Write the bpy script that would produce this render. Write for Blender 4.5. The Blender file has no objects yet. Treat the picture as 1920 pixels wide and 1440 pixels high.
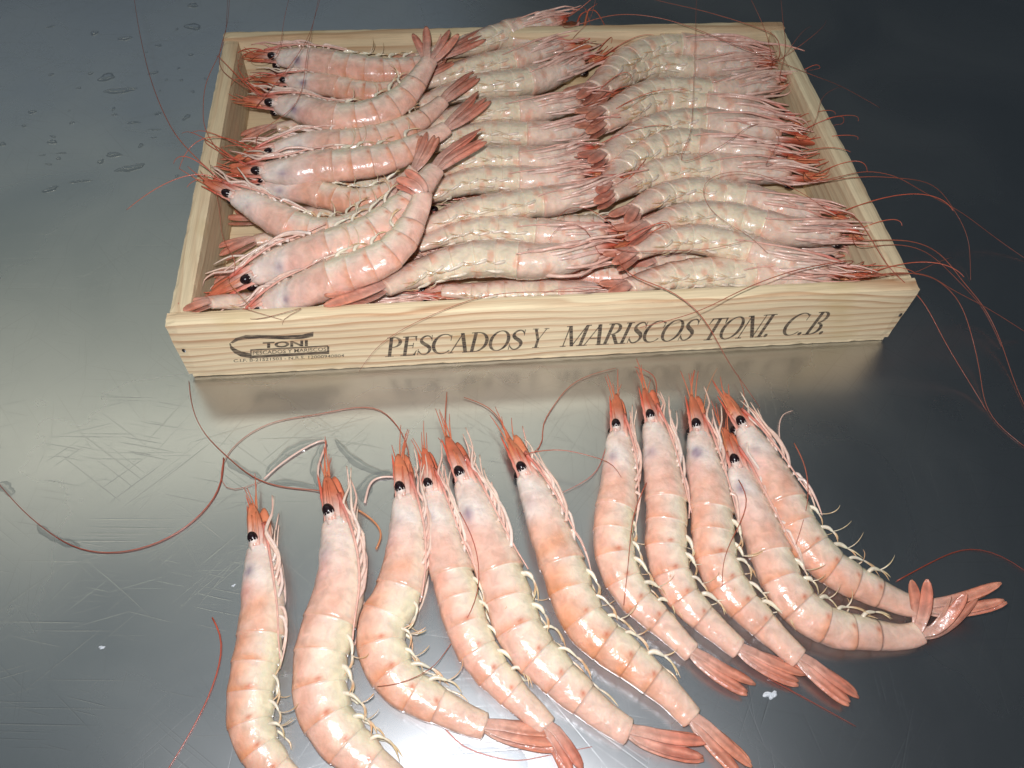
import bpy, math, random
import numpy as np
from mathutils import Vector

# ------------------------------------------------------------------ camera, world, lights
SC = bpy.context.scene
COL = SC.collection
CAM_ROT = (math.radians(35.0808), math.radians(-2.0181), math.radians(-5.3537))
CAM_LOC = (-0.0539718, -0.2392682, 0.3240890)
FPX = 1482.44                                    # focal length in photo pixels (1920 wide)
cd = bpy.data.cameras.new('camera'); cam = bpy.data.objects.new('camera', cd); COL.objects.link(cam)
cam.location = CAM_LOC; cam.rotation_euler = CAM_ROT
cd.sensor_width = 36; cd.lens = FPX / 1920 * 36; cd.clip_start = .01; cd.clip_end = 60
SC.camera = cam

world = bpy.data.worlds.new('World'); SC.world = world; world.use_nodes = True
world.node_tree.nodes['Background'].inputs[0].default_value = (.66, .83, 1, 1)
world.node_tree.nodes['Background'].inputs[1].default_value = .042

def area_lamp(name, loc, target, sx, sy, radiance, color):
    l = bpy.data.lights.new(name, 'AREA'); l.shape = 'RECTANGLE'; l.size = sx; l.size_y = sy
    l.energy = radiance * math.pi * sx * sy; l.color = color
    o = bpy.data.objects.new(name, l); COL.objects.link(o); o.location = loc
    o.rotation_euler = (Vector(target) - Vector(loc)).to_track_quat('-Z', 'Y').to_euler()
    return o

# the phone's flash, a hand's breadth from nothing: right above the lens
fl = bpy.data.lights.new('phone_flash', 'AREA'); fl.shape = 'DISK'; fl.size = .009; fl.energy = 1.75
fl.color = (.985, .975, 1.0)
flo = bpy.data.objects.new('phone_flash', fl); COL.objects.link(flo)
flo.location = (-.062, -.222, .338)
flo.rotation_euler = (Vector((-.01, .03, 0)) - flo.location).to_track_quat('-Z', 'Y').to_euler()

# ceiling of the room: a few softly lit panels that the steel mirrors
def rx(px, py, zc=2.0):
    """where the mirrored view ray over photo pixel (px, py) of the table meets the ceiling"""
    p = PX(px, py, 0); c = np.array(CAM_LOC)
    d = p - c; d[2] = -d[2]
    return p + d * (zc / d[2])

_e = CAM_ROT
def _R():
    cx, sx = math.cos(_e[0]), math.sin(_e[0]); cy, sy = math.cos(_e[1]), math.sin(_e[1]); cz, sz = math.cos(_e[2]), math.sin(_e[2])
    Rx = np.array([[1, 0, 0], [0, cx, -sx], [0, sx, cx]]); Ry = np.array([[cy, 0, sy], [0, 1, 0], [-sy, 0, cy]])
    Rz = np.array([[cz, -sz, 0], [sz, cz, 0], [0, 0, 1]])
    return Rz @ Ry @ Rx
RM = _R()
def PX(x, y, z=0.0):
    """point where the ray of photo pixel (x, y) meets the horizontal plane at height z"""
    d = RM @ np.array([(x - 960) / FPX, -(y - 720) / FPX, -1.0])
    c = np.array(CAM_LOC)
    return c + d * ((z - c[2]) / d[2])
def PXY(x, y, yy=0.0):
    """point where the ray meets the upright plane of the crate front"""
    d = RM @ np.array([(x - 960) / FPX, -(y - 720) / FPX, -1.0]); c = np.array(CAM_LOC)
    return c + d * ((yy - c[1]) / d[1])

def ceiling_panel(name, x0, x1, y0, y1, radiance, color, z=2.0):
    a = rx(x0, y0, z); b = rx(x1, y0, z); c = rx(x0, y1, z); d = rx(x1, y1, z)
    cen = (a + b + c + d) / 4
    sx = (np.linalg.norm(b - a) + np.linalg.norm(d - c)) / 2
    sy = np.linalg.norm((a + b) / 2 - (c + d) / 2)
    return area_lamp(name, tuple(cen), (cen[0], cen[1], 0), sx, sy, radiance, color)
ceiling_panel('ceiling_panel_cool', -500, 900, -60, 350, .22, (.72, .86, 1.0))
ceiling_panel('ceiling_panel_grey', -500, 1000, 352, 760, .19, (.84, 1.0, .84))
ceiling_panel('ceiling_panel_cream', -500, 1230, 762, 905, 2.0, (1.0, .95, .74))
ceiling_panel('ceiling_panel_low', -500, 1450, 907, 1500, .19, (.80, .95, 1.0))

vs = SC.view_settings
vs.view_transform = 'Standard'; vs.look = 'None'; vs.gamma = 1; vs.exposure = 0; vs.use_curve_mapping = False
SC.cycles.max_bounces = 8; SC.cycles.use_denoising = True

# ------------------------------------------------------------------ node helpers
def newmat(name):
    m = bpy.data.materials.new(name); m.use_nodes = True
    return m, m.node_tree.nodes, m.node_tree.links, m.node_tree.nodes['Principled BSDF']
def N(nodes, typ, **kw):
    n = nodes.new(typ)
    for k, v in kw.items():
        if k.startswith('i_'):
            n.inputs[int(k[2:]) if k[2:].isdigit() else k[2:].replace('_', ' ')].default_value = v
        else: setattr(n, k, v)
    return n
def ramp(nodes, stops):
    r = nodes.new('ShaderNodeValToRGB'); e = r.color_ramp.elements
    while len(e) > 1: e.remove(e[-1])
    for i, (p, c) in enumerate(stops):
        x = e[0] if i == 0 else e.new(p)
        x.position = p; x.color = (*c, 1) if len(c) == 3 else c
    return r
def g(v): return (v, v, v)

# ------------------------------------------------------------------ materials
def mat_steel():
    m, n, l, b = newmat('brushed_steel')
    tc = N(n, 'ShaderNodeTexCoord'); obj = tc.outputs['Object']
    b.inputs['Metallic'].default_value = 1
    # fine brushed grain
    mp = N(n, 'ShaderNodeMapping'); mp.inputs['Scale'].default_value = (6, 380, 1); mp.inputs['Rotation'].default_value = (0, 0, .06)
    l.new(obj, mp.inputs[0])
    gr = N(n, 'ShaderNodeTexNoise'); gr.inputs['Scale'].default_value = 1; gr.inputs['Detail'].default_value = 4
    l.new(mp.outputs[0], gr.inputs['Vector'])
    # broad clouds: dried water and wiping marks
    cl = N(n, 'ShaderNodeTexNoise'); cl.inputs['Scale'].default_value = 9; cl.inputs['Detail'].default_value = 6; cl.inputs['Distortion'].default_value = .6
    l.new(obj, cl.inputs['Vector'])
    total = None; mask_total = None
    rnd = random.Random(4)
    layers = []
    for i in range(9):
        layers.append((i * 20 + rnd.uniform(-6, 6), rnd.uniform(10, 34), rnd.uniform(900, 1600), rnd.uniform(.735, .77)))
    for i, (ang, fx, fy, th) in enumerate(layers):
        wv = N(n, 'ShaderNodeTexNoise'); wv.inputs['Scale'].default_value = 7; wv.inputs['Detail'].default_value = 1
        ad = N(n, 'ShaderNodeVectorMath', operation='MULTIPLY_ADD')
        l.new(obj, wv.inputs['Vector']); l.new(wv.outputs['Color'], ad.inputs[0]); ad.inputs[1].default_value = (.012, .012, 0); l.new(obj, ad.inputs[2])
        mp = N(n, 'ShaderNodeMapping', vector_type='TEXTURE')
        mp.inputs['Rotation'].default_value = (0, 0, math.radians(ang)); mp.inputs['Location'].default_value = (i * 3.1, i * 1.7, 0)
        mp.inputs['Scale'].default_value = (1 / fx, 1 / fy, 1)
        l.new(ad.outputs[0], mp.inputs[0])
        t = N(n, 'ShaderNodeTexNoise'); t.inputs['Scale'].default_value = 1; t.inputs['Detail'].default_value = 0
        l.new(mp.outputs[0], t.inputs['Vector'])
        mr = N(n, 'ShaderNodeMapRange'); mr.inputs[1].default_value = th; mr.inputs[2].default_value = th + .07
        l.new(t.outputs['Fac'], mr.inputs[0])
        if total is None: total = mr.outputs[0]
        else:
            mx = N(n, 'ShaderNodeMath', operation='MAXIMUM'); l.new(total, mx.inputs[0]); l.new(mr.outputs[0], mx.inputs[1]); total = mx.outputs[0]
    # base colour: slightly darker in the scratches
    cr = ramp(n, [(.3, (.52, .535, .55)), (.7, (.62, .63, .635))]); l.new(cl.outputs['Fac'], cr.inputs[0])
    mc = N(n, 'ShaderNodeMix', data_type='RGBA'); l.new(cr.outputs[0], mc.inputs[6]); mc.inputs[7].default_value = (.50, .50, .50, 1)
    sc = N(n, 'ShaderNodeMath', operation='MULTIPLY'); sc.inputs[1].default_value = .5; l.new(total, sc.inputs[0]); l.new(sc.outputs[0], mc.inputs[0])
    l.new(mc.outputs[2], b.inputs['Base Color'])
    rr = N(n, 'ShaderNodeMapRange'); rr.inputs[1].default_value = .3; rr.inputs[2].default_value = .7; rr.inputs[3].default_value = .23; rr.inputs[4].default_value = .32
    l.new(cl.outputs['Fac'], rr.inputs[0]); l.new(rr.outputs[0], b.inputs['Roughness'])
    # bump
    h = N(n, 'ShaderNodeMath', operation='MULTIPLY_ADD'); h.inputs[1].default_value = -1.0; l.new(total, h.inputs[0])
    gm = N(n, 'ShaderNodeMath', operation='MULTIPLY'); gm.inputs[1].default_value = .22; l.new(gr.outputs['Fac'], gm.inputs[0]); l.new(gm.outputs[0], h.inputs[2])
    bp = N(n, 'ShaderNodeBump'); bp.inputs['Strength'].default_value = .14; bp.inputs['Distance'].default_value = .0001
    l.new(h.outputs[0], bp.inputs['Height']); l.new(bp.outputs[0], b.inputs['Normal'])
    # second, wider lobe: haze of worn metal
    b2 = N(n, 'ShaderNodeBsdfAnisotropic'); b2.inputs['Color'].default_value = (.58, .60, .62, 1); b2.inputs['Roughness'].default_value = .37
    l.new(bp.outputs[0], b2.inputs['Normal'])
    ms = N(n, 'ShaderNodeMixShader'); ms.inputs[0].default_value = .21
    l.new(b.outputs[0], ms.inputs[1]); l.new(b2.outputs[0], ms.inputs[2]); l.new(ms.outputs[0], n['Material Output'].inputs[0])
    return m

def mat_wood(name, seed, dark=1.0, axis='x', lines=1.0, rings=205):
    m, n, l, b = newmat(name)
    tc = N(n, 'ShaderNodeTexCoord')
    mp = N(n, 'ShaderNodeMapping')
    st = {'x': (1, 1, 1), 'y': (1, 1, 1)}[axis]
    mp.inputs['Location'].default_value = (seed * 1.37, seed * .71, seed * .43)
    if axis == 'y': mp.inputs['Rotation'].default_value = (0, 0, math.pi / 2)
    l.new(tc.outputs['Object'], mp.inputs[0])
    # long wavy distortion along the grain
    ms = N(n, 'ShaderNodeMapping'); ms.inputs['Scale'].default_value = (5.0, 22, 22); l.new(mp.outputs[0], ms.inputs[0])
    d1 = N(n, 'ShaderNodeTexNoise'); d1.inputs['Scale'].default_value = 1; d1.inputs['Detail'].default_value = 3; l.new(ms.outputs[0], d1.inputs['Vector'])
    sep = N(n, 'ShaderNodeSeparateXYZ'); l.new(mp.outputs[0], sep.inputs[0])
    a = N(n, 'ShaderNodeMath', operation='MULTIPLY_ADD'); a.inputs[1].default_value = .55; l.new(sep.outputs[1], a.inputs[0]); l.new(sep.outputs[2], a.inputs[2])
    dd = N(n, 'ShaderNodeMath', operation='MULTIPLY_ADD'); dd.inputs[1].default_value = .030; l.new(d1.outputs['Fac'], dd.inputs[0]); l.new(a.outputs[0], dd.inputs[2])
    fr = N(n, 'ShaderNodeMath', operation='MULTIPLY'); fr.inputs[1].default_value = rings; l.new(dd.outputs[0], fr.inputs[0])
    frac = N(n, 'ShaderNodeMath', operation='FRACT'); l.new(fr.outputs[0], frac.inputs[0])
    rg = ramp(n, [(0, g(0)), (.45, g(.08)), (.74, g(.7)), (.90, g(1)), (1, g(0))]); l.new(frac.outputs[0], rg.inputs[0])
    # vary the line strength
    vn = N(n, 'ShaderNodeTexNoise'); vn.inputs['Scale'].default_value = 1; vn.inputs['Detail'].default_value = 2
    mv = N(n, 'ShaderNodeMapping'); mv.inputs['Scale'].default_value = (9, 90, 90); l.new(mp.outputs[0], mv.inputs[0]); l.new(mv.outputs[0], vn.inputs['Vector'])
    vm = N(n, 'ShaderNodeMapRange'); vm.inputs[1].default_value = .35; vm.inputs[2].default_value = .65; vm.inputs[3].default_value = .40; vm.inputs[4].default_value = 1.0
    l.new(vn.outputs['Fac'], vm.inputs[0])
    lm = N(n, 'ShaderNodeMath', operation='MULTIPLY'); l.new(rg.outputs[0], lm.inputs[0]); l.new(vm.outputs[0], lm.inputs[1])
    lk = N(n, 'ShaderNodeMath', operation='MULTIPLY'); lk.inputs[1].default_value = .80 * lines; l.new(lm.outputs[0], lk.inputs[0])
    # broad tone: cream to honey, with fibres
    bn = N(n, 'ShaderNodeTexNoise'); bn.inputs['Scale'].default_value = 1; bn.inputs['Detail'].default_value = 4
    mb = N(n, 'ShaderNodeMapping'); mb.inputs['Scale'].default_value = (6, 45, 45); l.new(mp.outputs[0], mb.inputs[0]); l.new(mb.outputs[0], bn.inputs['Vector'])
    c1 = ramp(n, [(.25, tuple(x * dark for x in (.70, .545, .33))), (.5, tuple(x * dark for x in (.75, .61, .395))), (.75, tuple(x * dark for x in (.78, .665, .44)))])
    l.new(bn.outputs['Fac'], c1.inputs[0])
    fb = N(n, 'ShaderNodeTexNoise'); fb.inputs['Scale'].default_value = 1; fb.inputs['Detail'].default_value = 5
    mf = N(n, 'ShaderNodeMapping'); mf.inputs['Scale'].default_value = (40, 1500, 1500); l.new(mp.outputs[0], mf.inputs[0]); l.new(mf.outputs[0], fb.inputs['Vector'])
    mx = N(n, 'ShaderNodeMix', data_type='RGBA'); l.new(lk.outputs[0], mx.inputs[0]); l.new(c1.outputs[0], mx.inputs[6]); mx.inputs[7].default_value = (.42 * dark, .19 * dark, .085 * dark, 1)
    fm = N(n, 'ShaderNodeMapRange'); fm.inputs[1].default_value = .3; fm.inputs[2].default_value = .7; fm.inputs[3].default_value = .88; fm.inputs[4].default_value = 1.08
    l.new(fb.outputs['Fac'], fm.inputs[0])
    mm = N(n, 'ShaderNodeVectorMath', operation='SCALE'); l.new(mx.outputs[2], mm.inputs[0]); l.new(fm.outputs[0], mm.inputs['Scale'])
    # damp stains
    sn = N(n, 'ShaderNodeTexNoise'); sn.inputs['Scale'].default_value = 22; sn.inputs['Detail'].default_value = 3; l.new(mp.outputs[0], sn.inputs['Vector'])
    sm = N(n, 'ShaderNodeMapRange'); sm.inputs[1].default_value = .60; sm.inputs[2].default_value = .72; sm.inputs[4].default_value = .35; l.new(sn.outputs['Fac'], sm.inputs[0])
    mz = N(n, 'ShaderNodeMix', data_type='RGBA'); l.new(sm.outputs[0], mz.inputs[0]); l.new(mm.outputs[0], mz.inputs[6]); mz.inputs[7].default_value = (.50 * dark, .36 * dark, .14 * dark, 1)
    l.new(mz.outputs[2], b.inputs['Base Color'])
    b.inputs['Roughness'].default_value = .62; b.inputs['Specular IOR Level'].default_value = .3
    bp = N(n, 'ShaderNodeBump'); bp.inputs['Strength'].default_value = .35; bp.inputs['Distance'].default_value = .0006
    hs = N(n, 'ShaderNodeMath', operation='MULTIPLY_ADD'); hs.inputs[1].default_value = .4; l.new(lm.outputs[0], hs.inputs[0]); l.new(fb.outputs['Fac'], hs.inputs[2])
    l.new(hs.outputs[0], bp.inputs['Height']); l.new(bp.outputs[0], b.inputs['Normal'])
    return m

def mat_shell(name, sss=.40, rough=.25, coat=.6, noise=.28, bump=.38, scale=330):
    m, n, l, b = newmat(name)
    at = N(n, 'ShaderNodeAttribute', attribute_name='Col')
    tc = N(n, 'ShaderNodeTexCoord')
    n1 = N(n, 'ShaderNodeTexNoise'); n1.inputs['Scale'].default_value = 210; n1.inputs['Detail'].default_value = 5; n1.inputs['Distortion'].default_value = .8
    l.new(tc.outputs['Object'], n1.inputs['Vector'])
    r1 = N(n, 'ShaderNodeMapRange'); r1.inputs[1].default_value = .3; r1.inputs[2].default_value = .72; r1.inputs[3].default_value = 1 - noise * .55; r1.inputs[4].default_value = 1 + noise * .45
    l.new(n1.outputs['Fac'], r1.inputs[0])
    sc = N(n, 'ShaderNodeVectorMath', operation='SCALE'); l.new(at.outputs['Color'], sc.inputs[0]); l.new(r1.outputs[0], sc.inputs['Scale'])
    # tiny chromatophore freckles
    vo = N(n, 'ShaderNodeTexVoronoi'); vo.inputs['Scale'].default_value = 900; l.new(tc.outputs['Object'], vo.inputs['Vector'])
    vr = N(n, 'ShaderNodeMapRange'); vr.inputs[1].default_value = .10; vr.inputs[2].default_value = .28; vr.inputs[3].default_value = .32 * noise; vr.inputs[4].default_value = 0
    l.new(vo.outputs['Distance'], vr.inputs[0])
    mx = N(n, 'ShaderNodeMix', data_type='RGBA'); l.new(vr.outputs[0], mx.inputs[0]); l.new(sc.outputs[0], mx.inputs[6]); mx.inputs[7].default_value = (.55, .17, .09, 1)
    l.new(mx.outputs[2], b.inputs['Base Color'])
    b.inputs['Roughness'].default_value = rough
    b.inputs['Coat Weight'].default_value = coat; b.inputs['Coat Roughness'].default_value = .05; b.inputs['Coat IOR'].default_value = 1.38
    b.inputs['Subsurface Weight'].default_value = sss; b.inputs['Subsurface Radius'].default_value = (1, .45, .28); b.inputs['Subsurface Scale'].default_value = .0022
    n2 = N(n, 'ShaderNodeTexNoise'); n2.inputs['Scale'].default_value = scale; n2.inputs['Detail'].default_value = 3; l.new(tc.outputs['Object'], n2.inputs['Vector'])
    bp = N(n, 'ShaderNodeBump'); bp.inputs['Strength'].default_value = bump; bp.inputs['Distance'].default_value = .0012
    l.new(n2.outputs['Fac'], bp.inputs['Height']); l.new(bp.outputs[0], b.inputs['Normal'])
    l.new(bp.outputs[0], b.inputs['Coat Normal'])
    return m

def mat_simple(name, col, rough=.4, coat=0, metal=0, noise=0, spec=.5):
    m, n, l, b = newmat(name)
    b.inputs['Roughness'].default_value = rough; b.inputs['Metallic'].default_value = metal; b.inputs['Coat Weight'].default_value = coat
    b.inputs['Specular IOR Level'].default_value = spec
    tc = N(n, 'ShaderNodeTexCoord'); t = N(n, 'ShaderNodeTexNoise'); t.inputs['Scale'].default_value = 500; t.inputs['Detail'].default_value = 4
    l.new(tc.outputs['Object'], t.inputs['Vector'])
    r = ramp(n, [(.3, tuple(x * (1 - noise) for x in col)), (.7, tuple(min(1, x * (1 + noise)) for x in col))]); l.new(t.outputs['Fac'], r.inputs[0])
    l.new(r.outputs[0], b.inputs['Base Color'])
    return m

def mat_ink():
    m, n, l, b = newmat('stamped_ink')
    tc = N(n, 'ShaderNodeTexCoord')
    mp = N(n, 'ShaderNodeMapping'); mp.inputs['Scale'].default_value = (180, 900, 900); l.new(tc.outputs['Object'], mp.inputs[0])
    t = N(n, 'ShaderNodeTexNoise'); t.inputs['Scale'].default_value = 1; t.inputs['Detail'].default_value = 3; l.new(mp.outputs[0], t.inputs['Vector'])
    r = ramp(n, [(.3, (.060, .048, .040)), (.75, (.17, .13, .10))]); l.new(t.outputs['Fac'], r.inputs[0]); l.new(r.outputs[0], b.inputs['Base Color'])
    b.inputs['Roughness'].default_value = .7; b.inputs['Specular IOR Level'].default_value = .2
    al = N(n, 'ShaderNodeMapRange'); al.inputs[1].default_value = .30; al.inputs[2].default_value = .72; al.inputs[3].default_value = .95; al.inputs[4].default_value = .45
    l.new(t.outputs['Fac'], al.inputs[0]); l.new(al.outputs[0], b.inputs['Alpha'])
    return m

def mat_water():
    m, n, l, b = newmat('clear_water')
    tr = N(n, 'ShaderNodeBsdfTransparent'); tr.inputs[0].default_value = (.84, .85, .86, 1)
    gl = N(n, 'ShaderNodeBsdfAnisotropic'); gl.inputs['Roughness'].default_value = .05; gl.inputs['Color'].default_value = (1, 1, 1, 1)
    lw = N(n, 'ShaderNodeLayerWeight'); lw.inputs[0].default_value = .5; pw = N(n, 'ShaderNodeMath', operation='POWER'); pw.inputs[1].default_value = 2.6; l.new(lw.outputs['Facing'], pw.inputs[0])
    fr = N(n, 'ShaderNodeMath', operation='MULTIPLY_ADD'); fr.inputs[1].default_value = .85; fr.inputs[2].default_value = .03; l.new(pw.outputs[0], fr.inputs[0])
    ms = N(n, 'ShaderNodeMixShader'); l.new(fr.outputs[0], ms.inputs[0]); l.new(tr.outputs[0], ms.inputs[1]); l.new(gl.outputs[0], ms.inputs[2])
    l.new(ms.outputs[0], n['Material Output'].inputs[0]); n.remove(b)
    return m

M_STEEL = mat_steel()
M_SHELL = mat_shell('wet_shrimp_shell')
M_THIN = mat_shell('wet_thin_shell', sss=.10, rough=.30, coat=.5, noise=.35, bump=.15, scale=700)
M_TAIL = mat_shell('translucent_tail', sss=.25, rough=.28, coat=.5, noise=.5, bump=.3, scale=500)
M_TAIL.node_tree.nodes['Principled BSDF'].inputs['Alpha'].default_value = .80
M_FIL = mat_shell('feeler', sss=0, rough=.35, coat=.3, noise=.2, bump=0)
M_EYE = mat_simple('black_eye', (.014, .007, .009), rough=.22, spec=.35)
M_INK = mat_ink()
M_WATER = mat_water()
M_NAIL = mat_simple('steel_staple', (.20, .19, .18), rough=.4, metal=1, noise=.2)
M_ICE = mat_simple('white_ice', (.62, .66, .70), rough=.3, coat=.5, noise=.05)

# ------------------------------------------------------------------ object helpers
def mesh_obj(name, V, F, mat, parent=None, cols=None, smooth=True, loc=None):
    V = np.asarray(V, float)
    off = np.zeros(3)
    if parent is not None and loc is None: off = np.array(parent['_o'])
    if loc is not None: off = np.array(loc)
    me = bpy.data.meshes.new(name)
    me.from_pydata((V - off).tolist(), [], F)
    if smooth: me.polygons.foreach_set('use_smooth', [True] * len(me.polygons))
    if cols is not None:
        ca = me.color_attributes.new('Col', 'FLOAT_COLOR', 'POINT')
        c = np.ones((len(V), 4)); c[:, :3] = np.clip(cols, 0, 1)
        ca.data.foreach_set('color', c.ravel())
    me.materials.append(mat); me.update()
    o = bpy.data.objects.new(name, me); COL.objects.link(o)
    if parent is not None: o.parent = parent
    if loc is not None: o.location = loc
    return o
EMPTIES = []
def thing(name, loc, label, cat, group=None):
    o = bpy.data.objects.new(name, None); COL.objects.link(o); o.location = loc; o.empty_display_size = .01
    o['label'] = label; o['category'] = cat; o['_o'] = tuple(float(x) for x in loc); EMPTIES.append(o)
    if group: o['group'] = group
    return o
def tag(o, label, cat, group=None):
    o['label'] = label; o['category'] = cat
    if group: o['group'] = group
    return o

# ------------------------------------------------------------------ steel table
def box(x0, x1, y0, y1, z0, z1):
    V = [(x, y, z) for x in (x0, x1) for y in (y0, y1) for z in (z0, z1)]
    F = [(0, 1, 3, 2), (4, 6, 7, 5), (0, 4, 5, 1), (2, 3, 7, 6), (0, 2, 6, 4), (1, 5, 7, 3)]
    return V, F
V, F = box(-1.0, 1.0, -.70, .85, -.04, 0)
o = mesh_obj('table_top', V, F, M_STEEL, smooth=False); o['kind'] = 'structure'

# ------------------------------------------------------------------ wooden crate
CW, CD, CH, CT = .36, .2371, .0415, .0085      # outer width, depth, height, board thickness
ST = .0105                                     # side boards
def board(name, x0, x1, y0, y1, z0, z1, mat, parent, seed, rough=.00013, nx=70, ny=4, nz=7):
    """a sawn board: a closed box grid whose edges are worn and slightly uneven"""
    r = np.random.RandomState(seed)
    ax = [np.linspace(x0, x1, nx + 1), np.linspace(y0, y1, ny + 1), np.linspace(z0, z1, nz + 1)]
    idx = {}; V = []; F = []
    def vid(i, j, k):
        if (i, j, k) not in idx:
            idx[(i, j, k)] = len(V)
            p = np.array([ax[0][i], ax[1][j], ax[2][k]])
            ex = [i in (0, nx), j in (0, ny), k in (0, nz)]
            c = np.array([(x0 + x1) / 2, (y0 + y1) / 2, (z0 + z1) / 2])
            if sum(ex) >= 2:
                p = p + np.sign(c - p) * np.array(ex) * (.0004 + abs(r.normal(0, rough)))
            else:
                p = p + r.normal(0, rough * .12, 3) * np.array(ex)
            V.append(p)
        return idx[(i, j, k)]
    for i in range(nx):
        for j in range(ny):
            F.append((vid(i, j, 0), vid(i, j + 1, 0), vid(i + 1, j + 1, 0), vid(i + 1, j, 0)))
            F.append((vid(i, j, nz), vid(i + 1, j, nz), vid(i + 1, j + 1, nz), vid(i, j + 1, nz)))
    for i in range(nx):
        for k in range(nz):
            F.append((vid(i, 0, k), vid(i + 1, 0, k), vid(i + 1, 0, k + 1), vid(i, 0, k + 1)))
            F.append((vid(i, ny, k), vid(i, ny, k + 1), vid(i + 1, ny, k + 1), vid(i + 1, ny, k)))
    for j in range(ny):
        for k in range(nz):
            F.append((vid(0, j, k), vid(0, j, k + 1), vid(0, j + 1, k + 1), vid(0, j + 1, k)))
            F.append((vid(nx, j, k), vid(nx, j + 1, k), vid(nx, j + 1, k + 1), vid(nx, j, k + 1)))
    return mesh_obj(name, V, F, mat, parent, smooth=False)
crate = thing('wooden_crate', (0, CD / 2, 0), 'open pale pine crate stamped with dark lettering, packed full of pink shrimp', 'crate')
BZ = .0032
front = board('front_board', -CW / 2, CW / 2, 0, CT, BZ, CH, mat_wood('pine_front', 3, 1.12), crate, 1)
board('back_board', -CW / 2, CW / 2, CD - CT, CD, BZ, CH, mat_wood('pine_back', 11, .98, rings=95), crate, 2)
board('side_board', -CW / 2 + .0008, -CW / 2 + ST, CT + .0002, CD - CT - .0002, BZ, CH - .0008, mat_wood('pine_side', 21, 1.0, 'y', .5), crate, 3, nx=4, ny=50)
board('side_board', CW / 2 - ST, CW / 2 - .0008, CT + .0002, CD - CT - .0002, BZ, CH - .0008, mat_wood('pine_end', 31, 1.0, 'y', .5), crate, 4, nx=4, ny=50)
board('base_panel', -CW / 2 + .0012, CW / 2 - .0012, .0008, CD - .001, 0, BZ - .0001, mat_wood('poplar_base', 41, 1.12, 'x', .3), crate, 5, nx=110, ny=30, nz=1, rough=.00018)

# -- lettering: serif capitals drawn as flat shapes, cap height 1
def q_line(x0, y0, x1, y1, w):
    """slanted bar, width w measured along x"""
    return [[(x0 - w / 2, y0), (x0 + w / 2, y0), (x1 + w / 2, y1), (x1 - w / 2, y1)]]
def q_box(x0, x1, y0, y1): return [[(x0, y0), (x1, y0), (x1, y1), (x0, y1)]]
def ring(cx, cy, rx_, ry_, ix, iy, a0, a1, n=28, icx=None):
    icx = cx if icx is None else icx
    out = []
    for k in range(n):
        a = math.radians(a0 + (a1 - a0) * k / n); b = math.radians(a0 + (a1 - a0) * (k + 1) / n)
        out.append([(cx + rx_ * math.cos(a), cy + ry_ * math.sin(a)), (cx + rx_ * math.cos(b), cy + ry_ * math.sin(b)),
                    (icx + ix * math.cos(b), cy + iy * math.sin(b)), (icx + ix * math.cos(a), cy + iy * math.sin(a))])
    return out
def path(pts, ws, n=40):
    pts = np.array(pts, float); t = np.linspace(0, len(pts) - 1, n)
    P = spline(pts, np.arange(len(pts)), t); w = np.interp(t, np.arange(len(ws)), ws)
    d = np.gradient(P, axis=0); d /= np.linalg.norm(d, axis=1)[:, None]; nn = np.c_[-d[:, 1], d[:, 0]]
    A = P + nn * w[:, None] / 2; B = P - nn * w[:, None] / 2
    return [[tuple(A[i]), tuple(A[i + 1]), tuple(B[i + 1]), tuple(B[i])] for i in range(n - 1)]
def spline(P, t, tq):
    """natural cubic spline through P at parameters t"""
    P = np.asarray(P, float); t = np.asarray(t, float); n = len(t)
    h = np.diff(t); A = np.zeros((n, n)); B = np.zeros((n, P.shape[1])); A[0, 0] = A[-1, -1] = 1
    for i in range(1, n - 1):
        A[i, i - 1] = h[i - 1]; A[i, i] = 2 * (h[i - 1] + h[i]); A[i, i + 1] = h[i]
        B[i] = 6 * ((P[i + 1] - P[i]) / h[i] - (P[i] - P[i - 1]) / h[i - 1])
    Mm = np.linalg.solve(A, B); tq = np.asarray(tq, float)
    k = np.clip(np.searchsorted(t, tq, side='right') - 1, 0, n - 2)
    a = ((t[k + 1] - tq) / h[k])[:, None]; b = ((tq - t[k]) / h[k])[:, None]; hh = (h[k] ** 2 / 6)[:, None]
    return a * P[k] + b * P[k + 1] + ((a ** 3 - a) * Mm[k] + (b ** 3 - b) * Mm[k + 1]) * hh
TH, TN, SE = .135, .045, .038
def serif(x, y, w=.32): return q_box(x - w / 2, x + w / 2, y - (SE if y > .5 else 0), y + (0 if y > .5 else SE))
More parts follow.
